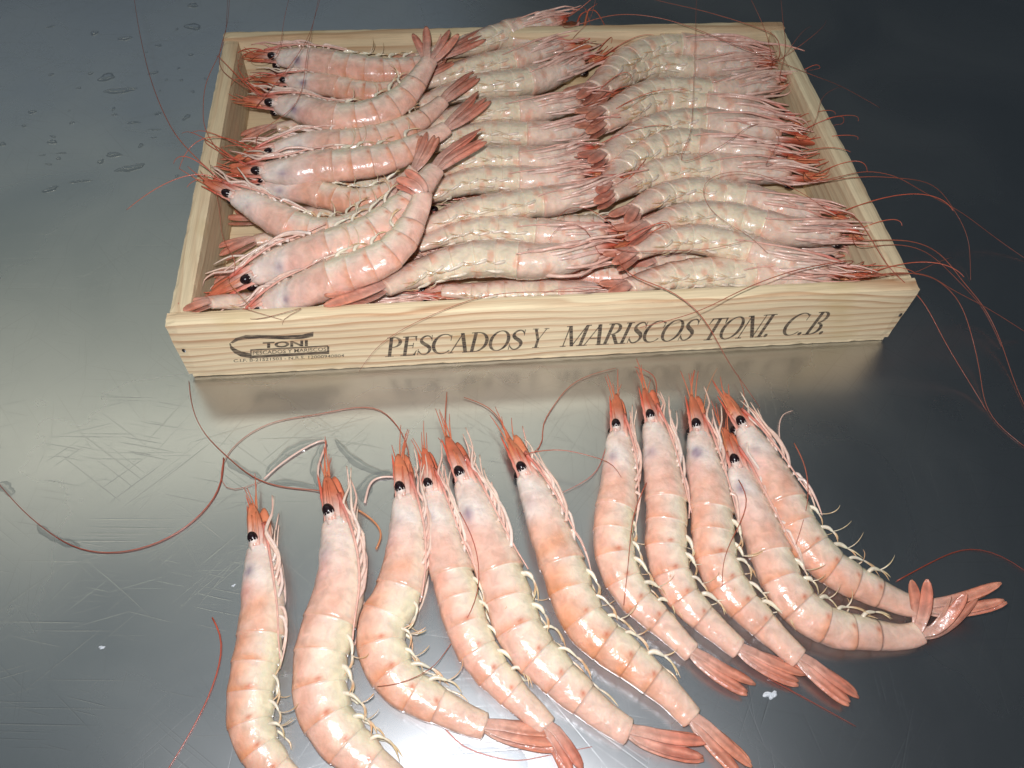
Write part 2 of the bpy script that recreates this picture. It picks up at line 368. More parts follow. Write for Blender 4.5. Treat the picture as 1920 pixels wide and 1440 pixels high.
def glyph(c):
    if c == 'I': return q_box(.11, .11 + TH, 0, 1) + serif(.178, 0) + serif(.178, 1), .36
    if c == 'P': return q_box(.11, .245, 0, 1) + serif(.18, 0, .34) + q_box(.01, .30, 1 - SE, 1) + ring(.29, .735, .31, .265, .17, .22, -90, 90) + q_box(.245, .29, .955, 1) + q_box(.245, .29, .47, .515), .64
    if c == 'R': return glyph('P')[0][:-1] + q_box(.245, .30, .47, .515) + q_line(.36, .48, .66, .0, .15) + q_box(.60, .80, 0, SE), .74
    if c == 'B': return q_box(.11, .245, 0, 1) + q_box(.01, .30, 1 - SE, 1) + q_box(.01, .30, 0, SE) + ring(.28, .755, .27, .245, .14, .20, -90, 90) + ring(.28, .265, .33, .265, .19, .22, -90, 90), .68
    if c == 'D': return q_box(.11, .245, 0, 1) + q_box(.01, .30, 1 - SE, 1) + q_box(.01, .30, 0, SE) + ring(.28, .5, .47, .5, .33, .455, -90, 90, 34), .82
    if c == 'E':
        r = q_box(.11, .245, 0, 1) + q_box(.01, .56, 1 - TN, 1) + q_box(.01, .58, 0, TN) + q_box(.245, .47, .50, .545)
        return r + [[(.56, 1), (.56, .76), (.53, .76), (.48, .955)], [(.58, 0), (.63, .26), (.60, .26), (.50, .045)], [(.47, .66), (.47, .39), (.44, .39), (.44, .66)]], .66
    if c == 'T': return q_box(.26, .395, 0, 1) + serif(.33, 0, .34) + q_box(.02, .64, 1 - TN, 1) + [[(.02, 1), (.0, .74), (.03, .74), (.09, .955)], [(.64, 1), (.66, .74), (.63, .74), (.57, .955)]], .66
    if c == 'O': return ring(.42, .5, .41, .515, .275, .47, 0, 360, 48), .86
    if c == 'C': return ring(.44, .5, .43, .515, .32, .47, 50, 318, 44, .47) + [[(.70, .93), (.74, .93), (.74, .66), (.71, .66)]], .80
    if c == 'S':
        return path([(.53, .80), (.40, .955), (.22, .93), (.13, .76), (.24, .59), (.42, .45), (.52, .27), (.44, .07), (.25, .03), (.08, .22)],
                    [.05, .05, .08, .12, .15, .15, .12, .08, .05, .05], 60) + [[(.50, .99), (.53, .99), (.56, .70), (.53, .70)], [(.05, .32), (.08, .32), (.09, .01), (.06, .01)]], .60
    if c == 'A': return q_line(.06, 0, .40, 1, .05) + q_line(.66, 0, .38, 1, .15) + q_box(.19, .55, .32, .32 + TN) + serif(.07, 0, .22) + serif(.68, 0, .30), .78
    if c == 'Y': return q_line(.34, .45, .10, 1, .145) + q_line(.38, .45, .64, 1, .05) + q_box(.285, .42, 0, .47) + serif(.35, 0, .34) + serif(.10, 1, .30) + serif(.63, 1, .24), .72
    if c == 'M': return q_box(.11, .155, 0, 1) + q_line(.49, 0, .15, 1, .14) + q_line(.49, 0, .80, 1, .05) + q_box(.76, .895, 0, 1) + serif(.13, 0, .24) + serif(.83, 0, .32) + q_box(.0, .2, 1 - SE, 1) + q_box(.80, .98, 1 - SE, 1), 1.0
    if c == 'N': return q_box(.11, .155, 0, 1) + q_line(.70, 0, .14, 1, .15) + q_box(.68, .725, 0, 1) + serif(.13, 0, .24) + serif(.70, 1, .24) + q_box(.0, .2, 1 - SE, 1), .84
    if c == '.': return ring(.10, .065, .075, .075, .001, .001, 0, 360, 12), .24
    return [], .3
def polys_to_board(name, polys, fn, parent, mat=M_INK, lift=.00018):
    V = []; F = []
    for k, pl in enumerate(polys):
        i0 = len(V)
        for p in pl:
            x, z = fn(*p); V.append((x, -lift - (k % 7) * .000004, z))
        F.append(tuple(range(i0, len(V))))
    return mesh_obj(name, V, F, mat, parent, smooth=False)
front['_o'] = crate['_o']
for word, xa, ya, xb, yb, capa, capb in (('PESCADOS', 722, 669, 983, 654, 36, 37), ('Y', 996, 652, 1026, 651, 36, 36), ('MARISCOS', 1049, 650, 1300, 637, 38, 40),
                                         ('TONI.', 1318, 638, 1438, 631, 40, 42), ('C.B.', 1462, 629, 1541, 626, 40, 42)):
    polys = []; x = 0
    for c in word:
        gl, w = glyph(c)
        polys += [[(p[0] + x + p[1] * .20, p[1]) for p in pl] for pl in gl]; x += w * (.93 if c != '.' else 1.0)
    x0 = min(p[0] for pl in polys for p in pl); x1 = max(p[0] for pl in polys for p in pl)
    A = PXY(xa, ya); B = PXY(xb, yb); HA = PXY(xa, ya - capa)[2] - A[2]; HB = PXY(xb, yb - capb)[2] - B[2]
    def fn(u, v, A=A, B=B, HA=HA, HB=HB, x0=x0, x1=x1):
        t = (u - x0) / (x1 - x0)
        return A[0] + (B[0] - A[0]) * t, A[2] + (B[2] - A[2]) * t + v * (HA + (HB - HA) * t)
    polys_to_board('printed_lettering', polys, fn, front)
# -- the round-cornered ribbon emblem with its small print (traced, then laid on the board)
def zb(u, v):
    p = PXY(300 + u / 3, 260 + v / 3); return p[0], p[2]
up = [(864, 1084), (800, 1101), (700, 1106), (560, 1102), (480, 1104), (425, 1120), (396, 1146)]
lo = [(862, 1112), (800, 1126), (700, 1128), (560, 1122), (490, 1126), (440, 1134), (408, 1150)]
up2 = [(396, 1146), (404, 1165), (425, 1180), (455, 1194), (508, 1206)]
lo2 = [(390, 1150), (396, 1180), (418, 1205), (455, 1224), (510, 1234)]
rb = [[up[i], up[i + 1], lo[i + 1], lo[i]] for i in range(6)] + [[up2[i], up2[i + 1], lo2[i + 1], lo2[i]] for i in range(4)]
polys_to_board('emblem', rb, zb, front)
bars = [[(508, 1184), (945, 1161), (945, 1168), (508, 1191)], [(508, 1219), (952, 1193), (952, 1209), (508, 1234)],
        [(508, 1191), (516, 1191), (516, 1219), (508, 1219)], [(940, 1168), (952, 1166), (952, 1193), (940, 1195)]]
polys_to_board('emblem', bars, zb, front)
def small_text(txt, ax, ay, bx, by, hpx, bold=0):
    """built-in lettering stretched between two traced points of the board"""
    c = bpy.data.curves.new('print', 'FONT'); c.body = txt; c.offset = bold; c.resolution_u = 3
    t = bpy.data.objects.new('print', c); COL.objects.link(t)
    dg = bpy.context.evaluated_depsgraph_get(); me = bpy.data.meshes.new_from_object(t.evaluated_get(dg))
    v = np.array([x.co[:] for x in me.vertices]); f = [tuple(p.vertices) for p in me.polygons]
    bpy.data.objects.remove(t); bpy.data.curves.remove(c); bpy.data.meshes.remove(me)
    x0, x1 = v[:, 0].min(), v[:, 0].max(); hh = v[:, 1].max()
    out = []
    for p in v:
        s = (p[0] - x0) / (x1 - x0); X, Z = zb(ax + (bx - ax) * s, ay + (by - ay) * s - p[1] / hh * hpx)
        out.append((X, -.00019, Z))
    mesh_obj('printed_lettering', out, f, M_INK, front, smooth=False)
small_text('TONI', 578, 1176, 832, 1163, 32, .035)
small_text('PESCADOS Y MARISCOS', 522, 1214, 936, 1191, 20, .012)
small_text('C.I.F. B-21521503 - N.R.S. 12000940804', 414, 1256, 1036, 1226, 16, .008)
# staples and their dents
for px_, py_ in ((345, 657), (1688, 590)):
    p = PXY(px_, py_)
    V = []; F = []
    for k in range(12):
        a = k / 12 * 2 * math.pi; V.append((p[0] + .0009 * math.cos(a), -.0002, p[2] + .0014 * math.sin(a)))
    for k in range(12):
        a = k / 12 * 2 * math.pi; V.append((p[0] + .0005 * math.cos(a), -.0005, p[2] + .0009 * math.sin(a)))
    F = [(k, (k + 1) % 12, 12 + (k + 1) % 12, 12 + k) for k in range(12)] + [tuple(range(12, 24))]
    mesh_obj('nail', V, F, M_NAIL, front)

# ------------------------------------------------------------------ shrimp
def lerp(a, b, t):
    t = np.asarray(t)[..., None] if np.ndim(t) else t
    return np.asarray(a) * (1 - t) + np.asarray(b) * t
def sstep(a, b, x):
    t = np.clip((np.asarray(x, float) - a) / (b - a), 0, 1); return t * t * (3 - 2 * t)
def nrm(v): return v / (np.linalg.norm(v, axis=-1, keepdims=True) + 1e-12)

def tube(P, R, sides=6, wdir=None, flat=1.0):
    """closed tapering tube along P; with wdir the section is an ellipse: R across wdir, R*flat across the other axis"""
    P = np.asarray(P, float); n = len(P); R = np.asarray(R, float) * np.ones(n)
    T = nrm(np.gradient(P, axis=0))
    A = np.zeros((n, 3))
    if wdir is None:
        a = np.cross(T[0], [.31, .22, .93]); a = a / np.linalg.norm(a)
        for i in range(n):
            a = a - T[i] * (a @ T[i]); a = a / (np.linalg.norm(a) + 1e-12); A[i] = a
    else:
        W = np.asarray(wdir, float); W = np.tile(W, (n, 1)) if W.ndim == 1 else W
        A = nrm(W - T * np.sum(W * T, axis=1)[:, None])
    B = np.cross(T, A)
    fl_ = np.asarray(flat, float) * np.ones(n)
    ph = np.arange(sides) / sides * 2 * math.pi
    V = P[:, None, :] + A[:, None, :] * (np.cos(ph)[None, :, None] * R[:, None, None]) + B[:, None, :] * (np.sin(ph)[None, :, None] * (R * fl_)[:, None, None])
    V = V.reshape(-1, 3)
    F = [(i * sides + k, i * sides + (k + 1) % sides, (i + 1) * sides + (k + 1) % sides, (i + 1) * sides + k) for i in range(n - 1) for k in range(sides)]
    F.append(tuple(range(sides))[::-1]); F.append(tuple((n - 1) * sides + k for k in range(sides)))
    return V, F
def rep(c, sides): return np.repeat(np.asarray(c, float), sides, axis=0)

HS = np.array([-.03, -.015, 0, .03, .07, .14, .22, .30, .36, .42, .50, .58, .66, .74, .82, .90, 1.0])
HV = np.array([.30, .50, .61, .69, .77, .88, .95, .99, 1.0, 1.0, 1.0, .97, .91, .83, .73, .63, .52])
SEG = [.355, .455, .555, .655, .75, .84, 1.0]
RED = np.array([.54, .095, .05]); ORG = np.array([.72, .30, .14]); PINK = np.array([.76, .40, .32]); PALE = np.array([.81, .56, .465])
CREAM = np.array([.80, .69, .545]); WHITE = np.array([.86, .77, .70]); GRN = np.array([.70, .67, .40]); MAUVE = np.array([.20, .13, .22]); FLESH = np.array([.76, .50, .40])

class Spine:
    def __init__(self, P, nbody, roll):
        P = np.asarray(P, float); ch = np.r_[0, np.cumsum(np.linalg.norm(np.diff(P, axis=0), axis=1))]
        q = np.linspace(0, ch[-1], 400); S = spline(P, ch, q)
        L = np.r_[0, np.cumsum(np.linalg.norm(np.diff(S, axis=0), axis=1))]
        i = np.argmin(np.linalg.norm(S - P[nbody], axis=1)); self.L = L[i]
        self.s = L / self.L; self.C = S; self.T = nrm(np.gradient(S, axis=0))
        Z = np.array([0, 0, 1.0]); D = nrm(-np.cross(Z, self.T))
        U = np.cross(self.T, D); U = U * np.sign(U[:, 2:3]); U = nrm(U)
        rr = np.interp(self.s, [0, .35, 1.0, self.s[-1] + 1e-6], roll)[:, None]
        self.D = D * np.cos(rr) - U * np.sin(rr); self.U = U * np.cos(rr) + D * np.sin(rr)
        self.end = self.s[-1]
    def f(self, s):
        s = np.atleast_1d(np.asarray(s, float)); sc = np.clip(s, 0, self.end)
        o = [np.stack([np.interp(sc, self.s, A[:, k]) for k in range(3)], 1) for A in (self.C, self.T, self.D, self.U)]
        o[0] = o[0] + o[1] * ((s - sc) * self.L)[:, None]
        return o
    def at(self, s, d, u, h):
        C, T, D, U = self.f(s)
        return C + D * (np.atleast_1d(d) * h)[:, None] + U * (np.atleast_1d(u) * h)[:, None]

def fixz(V, floor):
    if floor is not None:      # what rests on the steel is pressed flat against it, never through it
        k = .0011; z = V[:, 2] - floor; V[:, 2] = floor + .00015 + np.where(z > .02, z, k * np.log1p(np.exp(np.clip(z, -.012, .02) / k)))
    else:                      # inside the crate: bent back by the boards and the base below the rim
        w = 1 - sstep(.036, .040, V[:, 2]); m_ = .003
        for ax_, lo_, hi_ in ((0, -CW / 2 + ST, CW / 2 - ST), (1, CT, CD - CT)):
            x = V[:, ax_].copy()
            e = np.maximum(0, x - (hi_ - m_)); y = np.where(e > 0, hi_ - m_ + m_ * .9 * (1 - np.exp(-e / m_)), x)
            e = np.maximum(0, (lo_ + m_) - x); y = np.where(e > 0, lo_ + m_ - m_ * .9 * (1 - np.exp(-e / m_)), y)
            V[:, ax_] = x + (y - x) * w
        k = .0011; z = V[:, 2] - BZ; V[:, 2] = BZ + .0001 + np.where(z > .01, z, k * np.log1p(np.exp(np.clip(z, -.012, .01) / k)))
    return V

SH = {}
def shrimp(key, pts, z, tip, label, group, roll=(0, 0, 0, 0), fat=1.0, hue=None, spread=.25, floor=None, seed=0, legs=True, ant=0, belly=0.0, scale_len=1.0, swim=1.0, ztip=None, tailroll=0.0):
    r = np.random.RandomState(seed + 100); hue = r.uniform(0, 1) if hue is None else hue
    z = np.interp(np.linspace(0, 1, len(pts)), np.linspace(0, 1, len(z)), z)
    P = [PX(x, y, zz) for (x, y), zz in zip(pts, z)]
    nb = len(P) - 1
    P.append(PX(tip[0], tip[1], z[-1] if ztip is None else ztip))
    P = np.array(P)
    sp = Spine(P, nb, roll); L = sp.L; h = .088 * L * fat * r.uniform(.94, 1.06)
    base = P.mean(0).copy(); base[2] = floor if floor is not None else P[:, 2].min() - h * .6
    root = thing('shrimp', base, label, 'shrimp', group)
    ps = r.uniform(0, 6.28, 12)
    # ---- body: carapace and abdomen, one closed surface
    ss = list(np.r_[[-.034, -.031, -.024, -.012], np.linspace(0, .355, 34)]); seg = [(-1, 0)] * len(ss)
    seg = [(-1, max(0, x / .355)) for x in ss]
    tt = np.array([.0, .06, .14, .24, .34, .44, .54, .64, .73, .81, .88, .94, .98, 1.0])
    for i in range(6):
        a, b = SEG[i], SEG[i + 1]
        for t in tt: ss.append(a + (b - a) * t + .0012); seg.append((i, t))
    ss += [1.006, 1.010]; seg += [(6, 0), (6, 1)]
    ss = np.array(ss); sg = np.array([x[0] for x in seg]); st = np.array([x[1] for x in seg])
    m = 30; ph = np.arange(m) / m * 2 * math.pi
    hh = np.interp(ss, HS, HV); hh[0] *= .35; hh[-2] *= .8; hh[-1] *= .2
    ab = sg >= 0
    flare = np.where(ab & (sg < 6), .985 + .036 * st ** 2.2, 1.0)
    flare = np.where(sg == -1, 1 + .035 * sstep(.8, 1, st), flare)
    hh = hh * flare
    wr = np.interp(ss, [-.03, 0, .1, .3, .4, .6, .8, 1.0], [.60, .66, .74, .78, .76, .76, .70, .60])
    dd = np.sin(ph)[None, :] * np.ones((len(ss), 1)); uu = np.cos(ph)[None, :] * np.ones((len(ss), 1))
    # squarish section, narrower at the belly; pleural lobes hang below each segment
    k = (np.abs(dd) ** 2.3 + np.abs(uu) ** 2.3) ** (-1 / 2.3); d2 = dd * k; u2 = uu * k
    u2 = u2 * (1 - .20 * np.clip(-d2, 0, 1) ** 2) * (1 - .12 * np.clip(d2, 0, 1) ** 2)
    lobe = np.where(ab & (sg < 5), .92 + .09 * np.sin(math.pi * np.clip(st, 0, 1)) ** .6, .95)
    lobe = np.where(sg == 5, .95 - .05 * st, lobe); lobe = np.where(sg == -1, 1.0, lobe)
    vent = sstep(-.15, -.75, d2)
    d3 = d2 * (1 - vent * (1 - lobe[:, None]))
    # keel along the back, groove behind the eye
    d3 = d3 + np.where(d2 > .8, .03, 0) * (sg >= 2)[:, None]
    gro = np.exp(-((ss[:, None] - (.13 - .05 * d2)) / .012) ** 2) * (sg == -1)[:, None]
    lump = sum(.010 * np.sin(ss[:, None] * f1 + ph[None, :] * f2 + ps[i]) for i, (f1, f2) in enumerate(((23, 1), (37, 2), (51, 3), (71, 2))))
    rad = hh[:, None] * h * (1 - .05 * gro + lump)
    C, T, D, U = sp.f(ss)
    V = C[:, None, :] + D[:, None, :] * (d3 * rad)[:, :, None] + U[:, None, :] * (u2 * rad * wr[:, None])[:, :, None]
    # colours of the shell itself
    S = ss[:, None] * np.ones((1, m)); ST_ = st[:, None] * np.ones((1, m))
    w1 = .5 + .5 * np.sin(S * 31 + ph * 2 + ps[5] + 1.5 * np.sin(S * 13 + ps[6])); w2 = .5 + .5 * np.sin(S * 57 - ph * 3 + ps[7] + 2 * np.sin(ph + ps[8]))
    body = lerp(CREAM, PALE, np.clip(.42 + .75 * d2 + .35 * (w1 - .5), 0, 1)) if True else None
    pk = r.uniform(.75, 1.25); pinkd = np.clip(sstep(-.15, .85, d2) * (.55 + .30 * w2) * pk, 0, 1)
    body = lerp(body, lerp(PINK, ORG, .25 + .4 * hue), pinkd * (.85))
    body = lerp(body, lerp(CREAM, GRN, .60), sstep(-.15, -.75, d2) * .72)
    isab = (ab & (sg < 6))[:, None]
    edge = sstep(.66, .96, ST_) * isab * (sg < 5)[:, None]
    body = lerp(body, lerp(ORG, PINK, .3 * (1 - hue)), edge * (.46 + .36 * hue) * (.35 + .65 * w1) * sstep(-.8, .2, d2))
    hair = sstep(.93, .965, ST_) * (1 - sstep(.985, .999, ST_)) * isab
    body = lerp(body, np.array([.58, .20, .10]), hair * .5 * (.15 + .85 * w2) * sstep(-.7, .1, d2))
    pale = sstep(.30, .02, ST_) * isab * sstep(.5, -.4, np.abs(d2) - .1)
    body = lerp(body, WHITE, pale * .45)
    body = lerp(body, ORG, hue ** 2 * .34 * sstep(-.5, .3, d2) * (.5 + .5 * w2))
    six = sstep(.72, .95, S)
    body = lerp(body, FLESH, six * .55)
    # red hinge spots
    for i in range(2, 6):
        b = SEG[i] if i < 6 else 1
        spot = np.exp(-(((S - b + .010) / .0075) ** 2 + ((d2 - .02) / .13) ** 2)) * (u2 != 0)
        body = lerp(body, np.array([.55, .13, .06]), np.clip(spot, 0, 1) * .75)
    # carapace: pale and greyish in front, blush and ochre behind, dark organs showing through
    isc = (sg == -1)[:, None]
    car = lerp(FLESH, WHITE, np.clip(.35 + .5 * w1, 0, 1) * sstep(.32, .10, S))
    car = lerp(car, lerp(PINK, ORG, hue), sstep(.14, .27, S) * (1 - sstep(.31, .355, S) * .55) * (.40 + .35 * w2) * (.45 + .4 * hue))
    car = lerp(car, np.array([.75, .36, .30]), np.exp(-(((S - .19) / .05) ** 2 + ((d2 - .75) / .35) ** 2)) * r.uniform(.1, .7))
    car = lerp(car, CREAM, sstep(-.05, -.6, d2) * .7)
    car = lerp(car, np.array([.62, .56, .50]), np.exp(-((S - .08) / .05) ** 2) * .35)
    mv = r.uniform(.35, .95); ms_ = r.uniform(.10, .15)
    car = lerp(car, MAUVE, np.clip(np.exp(-(((S - ms_) / .028) ** 2 + ((d2 - .62) / .25) ** 2)) * mv * (.4 + w1), 0, .75))
    car = lerp(car, np.array([.60, .30, .18]), sstep(.335, .352, S) * .45)
    body = np.where(isc[:, :, None], car, body)
    if belly:
        body = lerp(body, lerp(lerp(CREAM, FLESH, .25), WHITE, .62), belly * sstep(.50, -.35, d2) * (.55 + .3 * w2))
        body = lerp(body, lerp(ORG, PINK, .4), sstep(.45, .9, w1 * w2 + .25 * np.sin(S * 90 + ph * 4)) * .55)
        body = lerp(body, lerp(FLESH, PINK, .5), .16)
        body = lerp(body, PINK, sstep(.1, .75, d2) * .55)
        body = lerp(body, lerp(RED, ORG, .5), sstep(.05, -.02, S) * .5)
    nn_ = len(ss)
    F = [(i * m + k_, i * m + (k_ + 1) % m, (i + 1) * m + (k_ + 1) % m, (i + 1) * m + k_) for i in range(nn_ - 1) for k_ in range(m)]
    F.append(tuple(range(m))[::-1]); F.append(tuple((nn_ - 1) * m + k_ for k_ in range(m)))
    Vb = fixz(V.reshape(-1, 3), floor)
    bo = mesh_obj('body', Vb, F, M_SHELL, root, body.reshape(-1, 3))
    # ---- rostrum: a saw-toothed blade from the back of the head
    q = np.linspace(0, 1, 22); s_r = .13 - .34 * q; bump = .10 * q ** 2
    dtop = np.interp(s_r, HS, HV); dtop = np.where(s_r < .03, .50 + .0 * q, dtop) * .93
    dline = np.maximum(dtop, .48) * (1 - .15 * q) + bump * 1.6 - .10
    teeth = .03 * (np.arange(22) % 3 == 0) * (q < .8)
    P_ = sp.at(s_r, dline, 0 * q, h); W_ = sp.f(s_r)[2]
    R_ = h * (.13 * (1 - q) ** .6 + .012 + teeth)
    v, f = tube(P_, R_, 8, W_, .38)
    c = rep(lerp(lerp(FLESH, PINK, sstep(0, .4, q)), RED * 1.15, sstep(.35, .85, q)), 8)
    mesh_obj('rostrum', fixz(v, floor), f, M_THIN, root, c)
    # ---- antennal scales: broad blades in front of the eyes, red at the tip
    for sgn in (1, -1):
        q = np.linspace(0, 1, 14); s_a = .03 - (.235 + .02 * r.uniform(-1, 1)) * q
        P_ = sp.at(s_a, -.06 + .05 * sgn + (.20 if sgn > 0 else -.12) * q + .12 * r.uniform(-1, 1) * q, sgn * (.28 - .14 * q), h)
        W_ = sp.f(s_a)[2] * .96 + sp.f(s_a)[3] * .25 * sgn
        prof = np.interp(q, [0, .12, .35, .7, .9, 1], [.32, .44, .43, .34, .22, .06]); v, f = tube(P_, h * prof, 8, W_, .22)
        stripe = .75 + .5 * r.uniform(0, 1, 8); c = np.tile(stripe, 14)[:, None] ** .5 * rep(lerp(lerp(FLESH, WHITE, .4), lerp(RED, ORG, .45 * hue + .1), sstep(.18 - .15 * (belly > 0), .72 - .2 * (belly > 0), q)), 8)
        mesh_obj('antennal_scale', fixz(v, floor), f, M_THIN, root, c)
        # antenna stalk, thick and red
        q = np.linspace(0, 1, 7); P_ = sp.at(.02 - .13 * q, -.26 - .05 * q, sgn * (.25 - .05 * q), h)
        v, f = tube(P_, h * np.interp(q, [0, .5, 1], [.17, .13, .06]), 7); c = rep(lerp(FLESH, RED, sstep(0, .8, q)), 7)
        mesh_obj('antenna_stalk', fixz(v, floor), f, M_THIN, root, c)
        # jointed inner stalks between the scales
        for e in range(2):
            q = np.linspace(0, 1, 9); ln = r.uniform(.11, .17); b0 = r.uniform(-.12, .30)
            P_ = sp.at(.0 - ln * q, b0 + r.uniform(-.1, .2) * q, sgn * (.38 - .10 * q), h)
            v, f = tube(P_, h * np.interp(q, [0, .3, .32, .6, .62, 1], [.10, .09, .07, .075, .05, .03]), 6)
            mesh_obj('antenna_stalk', fixz(v, floor), f, M_THIN, root, rep(lerp(lerp(FLESH, PINK, .5), lerp(RED, ORG, r.uniform(0, .6)), sstep(.1, .8, q)), 6))
        # antennules: short threads
        for e in range(4 if belly else 3):
            q = np.linspace(0, 1, 12); ln = r.uniform(.06, .20); bd = r.uniform(-.5, .5); bu = r.uniform(-.1, .5)
            P_ = sp.at(-.10 - (.06 + ln) * q, .02 + .12 * e + bd * q ** 2, .05 * sgn + bu * q ** 2, h)
            v, f = tube(P_, h * (.040 * (1 - q) + .014), 5); mesh_obj('antennule', fixz(v, floor), f, M_FIL, root, rep(lerp(ORG, RED, q), 5))
        # eye on its pale stalk
        ec = sp.at(-.036, .27, sgn * .40, h)[0]; C0, T0, D0, U0 = [a[0] for a in sp.f(-.02)]
        ax = nrm(-T0 * .86 + U0 * sgn * .42 + D0 * .25); ra = h * .24; b1 = nrm(np.cross(ax, D0)); b2 = np.cross(ax, b1)
        V = []; nl = 10; nm = 14
        for i in range(nl + 1):
            th = math.pi * i / nl
            for j in range(nm):
                p = 2 * math.pi * j / nm
                V.append(ec + ax * math.cos(th) * ra * 1.32 + (b1 * math.cos(p) + b2 * math.sin(p)) * math.sin(th) * ra)
        F = [(i * nm + j, i * nm + (j + 1) % nm, (i + 1) * nm + (j + 1) % nm, (i + 1) * nm + j) for i in range(nl) for j in range(nm)]
        eo = mesh_obj('eye', fixz(np.array(V), floor), F, M_EYE, root)
        eo['_o'] = root['_o']; EMPTIES.append(eo)
        q = np.linspace(0, 1, 6); P_ = ec + ax * (ra * (-.15 - 2.0 * q))[:, None]
        v, f = tube(P_, ra * np.interp(q, [0, .3, 1], [.98, .90, .55]), 10); mesh_obj('eye_stalk', fixz(v, floor), f, M_THIN, eo, rep(lerp(WHITE * .85, FLESH, q), 10))
    # ---- legs: pale jointed strands folded along the underside
    if legs:
        nleg = 12 if belly else 11
        for i in range(nleg):
            sgn = 1 if i < nleg - 4 else -1; kk = (i if i < nleg - 4 else (i - nleg + 4) * 1.7) * (6 / (nleg - 4))
            s0 = .07 + .043 * kk + r.uniform(-.01, .01); j = lambda a: r.uniform(-a, a)
            hv0 = np.interp(s0, HS, HV); back = kk >= 4.2 and r.uniform() < .5 and not belly; ub = r.uniform(.25, .62) if not belly else r.uniform(.05, .60); lo_ = j(.10)
            if back: K = [(s0, -.75 * hv0, ub), (s0 + .01, -.98 * hv0, ub + .05), (s0 + .05, -1.06 + lo_, ub), (s0 + .11, -1.08 + lo_, ub - .05), (s0 + .16 + j(.02), -1.02 + lo_, ub - .1)]
            else:
                rch = r.uniform(.20, .33); K = [(s0 + .01, -.70 * hv0, ub), (s0 - .045, -.95 * hv0, ub + .06), (s0 - rch * .45, -1.10 * np.interp(s0 - rch * .45, HS, HV) + lo_ * .6, ub + .10 + j(.05)),
                     (s0 - rch * .7, -1.0 * max(.66, np.interp(s0 - rch * .7, HS, HV)) + lo_, ub + .05 + j(.08)), (s0 - rch, -.72 + lo_ * 2.4 + j(.18), ub - .05 + j(.15))]
            K = np.array(K); K[:, 2] *= sgn
            if i == 2 and r.uniform() < .6: K[3:, 1] -= r.uniform(.25, .55)          # one leg strays outward
            Pk = sp.at(K[:, 0], K[:, 1], K[:, 2], h)
            q = np.linspace(0, 4, 21); Ps = spline(Pk, np.arange(5), q) * .55 + np.stack([np.interp(q, np.arange(5), Pk[:, a]) for a in range(3)], 1) * .45
            v, f = tube(Ps, h * np.interp(q / 4, [0, .2, .6, 1], [.085, .080, .062, .026]), 6)
            c0 = lerp(WHITE, FLESH, r.uniform(.2, 1.0)); c1 = lerp(CREAM, PINK, r.uniform(.1, 1.0))
            if belly: c0 = lerp(c0, FLESH, .45); c1 = lerp(c1, lerp(RED, PINK, .5), r.uniform(.2, .8))
            mesh_obj('leg', fixz(v, floor), f, M_THIN, root, rep(lerp(c0, c1, q / 4), 6))
        # the pink feeler folded back along the flank
        q = np.linspace(0, 1, 22); sa = -.10 + (.50 + r.uniform(-.06, .06)) * q; of = r.uniform(-.08, .08)
        dq = np.interp(q, [0, .2, .5, .85, 1], [-.22, -.40, -.62 + of, -.88 + of, -1.05]); uq = np.interp(q, [0, .2, .5, .85, 1], [.32, .58, .72, .58, .50])
        v, f = tube(sp.at(sa, dq, uq, h), h * np.interp(q, [0, .3, 1], [.075, .065, .03]), 6)
        mesh_obj('leg', fixz(v, floor), f, M_THIN, root, rep(lerp(RED * 1.1 + .1, lerp(FLESH, PINK, .6), sstep(0, .5, q)), 6))
    # ---- swimmerets: pale leaf-shaped stalks folded back along the belly, with curled tan blades
    for i in range(5):
        for sgn in (1, -1):
            if r.uniform() < .12: continue
            sm_ = SEG[i] + (SEG[i + 1] - SEG[i]) * .38 + r.uniform(-.012, .012); hv0 = np.interp(sm_, HS, HV)
            uo = sgn * ((.34 if not belly else .20) + r.uniform(-.07, .07)); lean = r.uniform(.030, .085) * (1.3 if belly else 1); fw = .62 if belly else r.uniform(.65, 1.1); out = r.uniform(.02, .16) * swim
            K = np.array([(sm_, -.72 * hv0, uo), (sm_ + lean * .35, -(.95 + out * .5) * hv0, uo * 1.08), (sm_ + lean, -(.98 + out) * hv0, uo * (1.0 - .25 * (belly > 0)))])
            kk = np.linspace(0, 2, 11); Pk = sp.at(K[:, 0], K[:, 1], K[:, 2], h); Pl = spline(Pk, [0, 1, 2], kk)
            v, f = tube(Pl, h * fw * np.interp(kk, [0, .5, 1.2, 1.75, 2], [.10, .135, .125, .085, .03]), 8, sp.f([sm_])[3][0], .75)
            c = rep(lerp(CREAM, lerp(GRN, lerp(WHITE, FLESH, .4 * (belly > 0)), r.uniform(.35, .7) + .2 * (belly > 0)), kk / 2), 8)
            so = mesh_obj('swimmeret', fixz(v, floor), f, M_THIN, root, c); so['_o'] = root['_o']; EMPTIES.append(so)
            for e in range(3 if sgn > 0 else 1):
                q = np.linspace(0, 1, 14); ln = r.uniform(.05, .085); wild = (r.uniform() < .30) * swim * (0 if belly else 1)
                if wild:
                    a_ = q * r.uniform(1.6, 2.9); rad_ = r.uniform(.22, .42)
                    ds = rad_ * np.sin(a_) * h / L * .9; dq = -(.98 + out) * hv0 - rad_ * 1.5 * (1 - np.cos(a_)) * .6 - .18 * np.sin(a_ * .8)
                    uq = uo + (.35 + .2 * e) * q
                else:
                    ds = ln * q; dq = -(.98 + out) * hv0 + (.10 + .10 * e) * q * q - .06 * np.sin(q * 3.1); uq = uo + r.uniform(-.15, .2) * q
                P_ = sp.at(K[2, 0] - .006 + ds, dq, uq, h)
